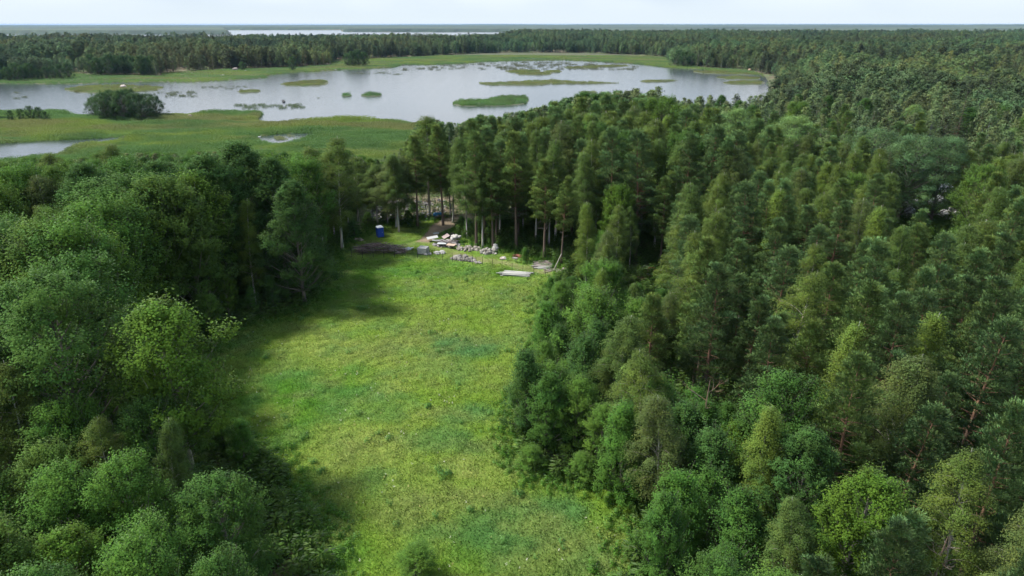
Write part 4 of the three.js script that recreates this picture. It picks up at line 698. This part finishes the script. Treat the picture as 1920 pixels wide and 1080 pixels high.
heap('stone_row', 'long row of tumbled grey stones inside the wire fence', 'rubble', 868, 487, 4.8, 2.0, .7, 66, greys, .36, -.42);
heap('stone_row', 'thin tail of grey stones trailing off in the grass by the fence', 'rubble', 893, 493, 2.2, .8, .2, 14, greys, .24, -.35);
heap('stone_heap', 'grey rubble heap under the pines between the rubbish and the red boards', 'rubble', 917, 474, 3.6, 3.0, .6, 58, [...greys, [.2, .2, .18]], .36);
heap('stone_heap', 'upright pale lump of concrete on the rubble heap under the pines', 'concrete lump', 928, 470, .8, .8, 1.2, 8, [[.42, .42, .40]], .4);
heap('stone_heap', 'few white stones in the grass between rubble heap and red boards', 'rubble', 941, 487, 1.3, .7, .25, 8, [[.5, .48, .45], [.42, .36, .32]], .28);
heap('stone_heap', 'flat spread of brownish rubble at the end of the rubbish heap', 'rubble', 880, 468, 4.5, 3.4, .35, 70, [[.26, .23, .2], [.32, .29, .26], [.22, .2, .17]], .28);
heap('stone_heap', 'pinkish broken rubble at the foot of the leaning pole', 'rubble', 1059, 511, 2.6, 2.2, .5, 46, pinks, .3);
heap('stone_heap', 'sandy soil heap under the leaves at the shaded meadow corner', 'rubble', 672, 452, 1.8, 1.2, .5, 16, [[.36, .28, .2], [.3, .24, .18]], .34);
{ // the big rubbish heap: sheets, planks and white sacks, each loose
  const r = rng(64), group = 'loose pieces of the big rubbish heap';
  heap('rubbish_heap', 'mound of mixed grey and pink building rubbish beside the dirt track', 'rubbish', 838, 459, 5.2, 4.2, .9, 90, [[.30, .27, .26], [.38, .33, .32], [.22, .21, .22], [.33, .35, .38]], .36, 0, .4);
  for (const [px, py, w, d, yaw, tilt, c, what] of [[811, 452, 2.2, 1.2, .3, .12, [.42, .43, .44], 'pale grey roofing sheet'], [820, 458, 2.0, 1.3, .2, -.15, [.36, .38, .41], 'blue-grey roofing sheet'], [829, 463, 1.8, 1.0, -.2, .1, [.45, .48, .50], 'light plastic sheet'], [846, 466, 1.8, .9, -.4, .14, [.48, .37, .29], 'tan fibre board'], [836, 450, 1.4, 1.0, .6, .3, [.40, .31, .30], 'pinkish panel'], [818, 444, 1.2, .8, .1, .1, [.26, .29, .3], 'dull grey panel']]) {
    const [x, y, z] = here(px, py), s = mesh('sheet', new GB().box(0, 0, 0, w, .04, d, 0, W1).geo(), paint(...c, .7)); s.position.set(x, y + .75, z); s.rotation.set(tilt, yaw, tilt * .7); tag(s, `${what} lying on the big rubbish heap by the track`, 'sheet', group);
  }
  for (let k = 0; k < 12; k++) { const px = 846 + r() * 17, py = 452 + r() * 9 - 2, [x, y, z] = here(px, py), s = mesh('plaster_sack', sackGeo(k * 3.1, .42 + .15 * r(), .32, .3), whiteSack); s.position.set(x, y + .55 + .4 * r(), z); s.rotation.set((r() - .5) * .5, r() * 6, (r() - .5) * .5); tag(s, 'bright white sack piled on the big rubbish heap', 'sack', 'white sacks on the rubbish heap'); }
  for (let k = 0; k < 7; k++) { const [x, y, z] = here(822 + k * 5, 458 + r() * 6), s = mesh('plank', new GB().box(0, 0, 0, 2.4, .05, .16, 0, W1).geo(), paint(.13, .10, .10, .9)); s.position.set(x, y + .9 + .1 * r(), z); s.rotation.set(0, -.5 + (r() - .5) * .5, (r() - .5) * .25); tag(s, 'dark weathered plank across the big rubbish heap', 'plank', 'planks on the rubbish heap'); }
  const [x, y, z] = here(845, 446), c = new GB(); for (let k = 0; k < 26; k++) { const a = r() * 6.28, l = .6 + 1.2 * r(); c.tube([[(r() - .5) * 1.6, .05, (r() - .5) * 1.2], [Math.cos(a) * l * .6, .5 + .6 * r(), Math.sin(a) * l * .6], [Math.cos(a) * l, .1 + .3 * r(), Math.sin(a) * l]], [.05, .05, .02], 5, () => [.03, .025, .025]); } const b = mesh('burnt_branches', c.geo(), M.bark); b.position.set(x, y, z); tag(b, 'black charred branches behind the big rubbish heap', 'branches');
}
function boards(label, px, py, n, len, wide, cols, turn, layers, mess = .08, tk = .07) {
  const [x, y, z] = here(px, py), t = thing('board_stack', label, 'board stack', x, y, z, turn), r = rng(px), mats = cols.map((c) => paint(...c, .85)), g = new GB().box(0, 0, 0, 1, tk, .17, 0, W1).geo(), per = Math.ceil(n / layers);
  for (let k = 0; k < n; k++) { const l = Math.floor(k / per), i = k % per, m = mesh('board', g, mats[Math.floor(r() * mats.length)], t); m.scale.x = len * (.75 + .35 * r()); m.position.set((r() - .5) * len * .3, tk / 2 + .02 + l * (tk + .035) + r() * .012, (i - (per - 1) / 2) * wide / per + (r() - .5) * mess); m.rotation.y = (r() - .5) * mess * 1.4; }
  return t;
}
const worn = [[.25, .22, .195], [.31, .28, .255], [.19, .17, .155], [.36, .335, .31], [.27, .215, .185]], pale = [[.46, .46, .43], [.40, .40, .375], [.50, .50, .475]];
boards('wide stack of weathered grey boards at the edge of the pines', 1018, 498, 48, 3.2, 3.4, worn, -.12, 4, .2);
boards('small stack of white boards in front of the weathered stack', 1018, 504, 16, 2.6, 1.0, pale, -.08, 3, .1);
boards('low stack of rusty red boards lying under the pines', 972, 482, 14, 1.9, 1.0, [[.26, .09, .06], [.32, .13, .09], [.22, .08, .06]], -.55, 3, .1);
boards('long low stack of white planks behind the wire fence', 966, 516, 42, 4.9, 1.7, pale, -.16, 4, .12);
boards('small grey board pile beside the rusty red boards', 966, 486, 8, 1.0, .8, worn, -.3, 2, .2);
boards('loose weathered planks strewn between board stack and leaning pole', 1032, 506, 10, 2.4, 2.4, worn, .2, 1, .5);
{ // leaning pole
  const a = here(1038, 507), [bx, bz] = at(1052, 478, 2.4), g = new GB(); g.tube([[0, -.1, 0], [bx - a[0], 2.9, (bz - a[2]) * .15]], [.09, .075], 8, () => [.44, .42, .36]); const m = mesh('leaning_pole', g.geo(), M.solid); m.position.set(...a); tag(m, 'pale pole leaning against a pine trunk beside the board stacks', 'pole');
}
{ // wire fence across the end of the meadow
  const t = thing('wire_fence', 'thin wire fence on dark posts across the far end of the meadow', 'fence', 0, 0, 0), line = [[660, 484], [700, 483], [760, 483], [830, 489], [905, 498], [960, 510], [1022, 522]].map(([a, b]) => here(a, b)), posts = [];
  for (let k = 0; k + 1 < line.length; k++) { const d = Math.hypot(line[k + 1][0] - line[k][0], line[k + 1][2] - line[k][2]), n = Math.max(1, Math.round(d / 2.2)); for (let i = 0; i < n; i++) posts.push([0, 1, 2].map((q) => lerp(line[k][q], line[k + 1][q], i / n))); } posts.push(line.at(-1));
  const pg = new THREE.CylinderGeometry(.035, .045, 1.75, 6).translate(0, .8, 0), pm = paint(.06, .055, .05, .9), r = rng(2); for (const p of posts) { const m = mesh('post', pg, pm, t); m.position.set(...p); m.rotation.set((r() - .5) * .08, 0, (r() - .5) * .08); }
  for (const hgt of [.35, .7, 1.05, 1.4]) { const g = new GB(); for (let k = 0; k + 1 < posts.length; k++) g.tube([[posts[k][0], posts[k][1] + hgt, posts[k][2]], [posts[k + 1][0], posts[k + 1][1] + hgt, posts[k + 1][2]]], [.006, .006], 3, () => [.12, .13, .12]); mesh('wire', g.geo(), M.solid, t); }
}
{ // scrap wood pile in the gap of the wood
  const group = undefined; void group; boards('orange sawn timber thrown down in a gap of the wood', 1203, 526, 16, 1.3, 1.5, [[.42, .22, .10], [.5, .30, .16], [.30, .15, .08]], .5, 4, .3, .1); boards('tan and white offcuts beside the red bricks in the wood gap', 1222, 520, 18, 1.6, 1.4, [[.46, .33, .2], [.5, .44, .36], [.2, .1, .08]], -.3, 4, .3, .1);
  const [x, y, z] = here(1224, 512), t = thing('brick_stack', 'loose stack of red bricks beside sawn timber in the wood gap', 'bricks', x, y, z, .3), g = new GB().box(0, 0, 0, .5, .22, .28, 0, W1).geo(), ms = [paint(.42, .08, .05, .85), paint(.5, .14, .07, .85), paint(.35, .05, .06, .85)], r = rng(66);
  for (let l = 0; l < 4; l++) for (let i = 0; i < 5 - l; i++) for (let k = 0; k < 4 - (l > 2); k++) { const m = mesh('brick', g, ms[Math.floor(r() * 3)], t); m.position.set((i - (4 - l) / 2) * .56 + (r() - .5) * .1, .12 + l * .225, (k - 1.5) * .32 + (r() - .5) * .04); m.rotation.y = (r() - .5) * .4; }
  heap('stone_heap', 'grey rubble behind the red bricks in the wood gap', 'rubble', 1218, 505, 3.2, 1.6, .6, 34, greys, .32);
}
{ // scrap yard behind the trees
  const r = rng(91), cols = [[.40, .39, .37], [.28, .265, .25], [.09, .09, .09], [.22, .19, .16], [.34, .29, .25], [.15, .165, .195], [.5, .5, .48], [.05, .05, .05], [.12, .1, .08]];
  const g = new GB(); for (let k = 0; k < 620; k++) { const px = 692 + r() * 145, py = 380 + r() * 38 - (px > 800 ? 4 : 0), [x, y, z] = here(px, py), m = .35 * sstep(-.2, .4, fbm(x / 3, 1, z / 3, 2)) * 4, c = cols[Math.floor(r() * cols.length)]; g.box(x, y + .08 + m * r(), z, .2 + 1.1 * r() * r(), .04 + .12 * r(), .12 + .5 * r(), r() * 6.28, c, (r() - .5) * .9, (r() - .5) * .9); }
  const m = mesh('scrap_debris', g.geo(), M.smooth); m.userData = { label: 'field of grey and white scrap on bare soil behind the trees', category: 'scrap', kind: 'stuff' };
  heap('stone_heap', 'white rubble bank along the back of the scrap field', 'rubble', 770, 384, 11, 3, .9, 90, [[.34, .32, .29], [.27, .24, .22], [.13, .12, .12], [.32, .26, .22]], .4);
  const [x, y, z] = here(822, 407), t = thing('water_tank', 'bright blue plastic tank with white lid beside the dirt track', 'tank', x, y, z, .3); mesh('body', new THREE.CapsuleGeometry(.55, 1.3, 6, 18).rotateZ(Math.PI / 2).translate(0, .6, 0), paint(.03, .25, .55, .4), t); mesh('lid', new THREE.CylinderGeometry(.25, .25, .16, 16).translate(0, 1.18, 0), paint(.6, .62, .64, .5), t); mesh('cradle', new GB().box(-.5, .12, 0, .1, .24, .9, 0, W1).box(.5, .12, 0, .1, .24, .9, 0, W1).geo(), paint(.2, .2, .2), t);
  const [a, b, c] = here(801, 396), f = thing('window_frame', 'white window frame propped up in the scrap field', 'window frame', a, b, c, .5), wm = paint(.66, .66, .64, .5); for (const s of [-.5, 0, .5]) mesh('stile', new GB().box(s, .8, -.1, .09, 1.6, .07, 0, W1, -.35).geo(), wm, f); for (const s of [.06, 1.5]) mesh('rail', new GB().box(0, s + .02, -.1 - (s - .8) * .35, 1.1, .09, .06, 0, W1, -.35).geo(), wm, f);
}
for (const [px, py, w, c, label] of [[1710, 392, 5, [[.44, .40, .38], [.36, .32, .31]], 'pinkish rubble bank glimpsed between birches in the far clearing'], [1757, 386, 4, [[.55, .55, .55], [.4, .4, .4]], 'white rubble bank glimpsed behind birches in the far clearing'], [1768, 362, 5, [[.45, .49, .58], [.38, .42, .5]], 'bluish rubble bank at the back of the far clearing'], [1780, 410, 4.5, [[.55, .54, .53], [.42, .41, .42]], 'white rubble bank at the front of the far clearing'], [1703, 408, 2.4, [[.6, .6, .6]], 'small white rubble heap beside the far clearing']]) heap('rubble_bank', label, 'rubble', px, py, w, w * .7, 2.4, 70, c, .6);
for (const [px, py, w, h, c, label] of [[232, 164.5, 4.6, 2.4, [.42, .36, .33], 'big pinkish boulder on the longest islet'], [255, 165.5, 2.2, 1, [.4, .36, .33], 'small boulder beside the big pinkish one on the islet'], [357, 220, 3.4, 1.5, [.30, .24, .2], 'brown boulder at the tip of the near marsh'], [330, 216, 4, 1.4, [.14, .15, .12], 'dark mossy boulder beside the round alder clump'], [441, 131.5, 5.4, 2.6, [.30, .26, .24], 'grey-brown boulder at the wood edge across the bay'], [417, 142, 3.4, 1.3, [.4, .38, .35], 'pale boulder in the far reed marsh'], [629, 131, 2.6, 1.0, [.3, .29, .28], 'rock in the water by the far shore'], [1406, 132.5, 4, 2.2, [.36, .27, .2], 'brownish boulder at the far inlet'], [532, 191, 1.6, .9, [.1, .1, .1], 'dark rock standing in the open bay'], [1010, 118, 3, 1, [.2, .2, .2], 'dark rock near the far end of the bay'], [460, 133, 2.2, 1, [.34, .32, .3], 'small grey boulder near the wood edge across the bay']]) {
  const [x, z] = at(px, py, WATER + .3), m = mesh('boulder', new GB().rock(0, h * .25, 0, w / 2, h * .7, w * .4, px, c, 2).geo(true), M.solid); m.position.set(x, WATER + .1, z); tag(m, label, 'boulder');
}
{ // white bird on the marsh pool
  const [x, z] = at(487, 258, WATER), g = new GB(), w = () => [.8, .8, .78]; g.tube([[-.75, .3, 0], [-.6, .34, 0], [-.3, .36, 0], [.1, .3, 0], [.4, .26, 0], [.5, .3, 0]], [.01, .12, .24, .25, .13, .08], 10, w); g.tube([[.42, .28, 0], [.56, .5, 0], [.5, .78, 0], [.52, 1.0, 0], [.62, 1.04, 0], [.74, .98, 0]], [.1, .065, .05, .055, .06, .02], 8, w); g.tube([[.7, 1.0, 0], [.84, .95, 0]], [.03, .012], 6, () => [.5, .2, .03]); const m = mesh('swan', g.geo(), M.solid); m.position.set(x, WATER - .05, z); m.rotation.y = .5; tag(m, 'white swan on the little pool in the marsh', 'swan');
}
{ // dead limbs reaching out of the wood
  for (const [px, py, hh, seed, label] of [[1775, 1000, 9, 1, 'dead pale tree with bare forked limbs among the big pines'], [1655, 985, 7, 2, 'short dead orange-barked snag beside the bright young trees'], [1330, 705, 12, 3, 'dead pine top with orange forked branches at the edge of the pine wood']]) {
    const [x, z] = at(px, py, hh), r = rng(seed + 400), g = new GB(), grey = seed === 1 ? .6 : .25, c = () => (r() < grey ? [.26, .245, .22] : [.20, .115, .07]);
    const limb = (p, d, l, rad, depth) => { const pts = [p], q = [...d]; for (let k = 0; k < 4; k++) { const e = pts.at(-1); pts.push([e[0] + q[0] * l / 4, e[1] + q[1] * l / 4, e[2] + q[2] * l / 4]); q[0] += (r() - .5) * .7; q[1] += (r() - .45) * .5; q[2] += (r() - .5) * .7; } g.tube(pts, [1, .8, .6, .42, .2].map((s) => s * rad), 5, c); if (depth) for (let k = 0; k < 3; k++) { const a = pts[1 + k]; limb(a, nrm(q[0] + (r() - .5) * 2, q[1] + .2 + (r() - .5), q[2] + (r() - .5) * 2), l * (.35 + .3 * r()), rad * .5, depth - 1); } };
    g.tube([[0, -.3, 0], [.15, hh * .4, .1], [0, hh * .75, 0], [.1, hh * .98, .05]], [.13, .1, .07, .02], 7, c);
    for (let k = 0; k < 6; k++) { const a = k * 2.4 + r(), y = hh * (.55 + .38 * k / 6); limb([0, y, 0], nrm(Math.cos(a), .35 + .4 * r(), Math.sin(a)), 0.8 + 1.1 * r(), .035, 2); }
    const t = mesh('dead_tree', g.geo(), M.bark); t.position.set(x, landHeight(x, z), z); tag(t, label, 'dead tree');
  }
}
function lerpv(a, b, t) { return a.map((v, k) => lerp(v, b[k], t)); }
renderer.render(scene, camera);
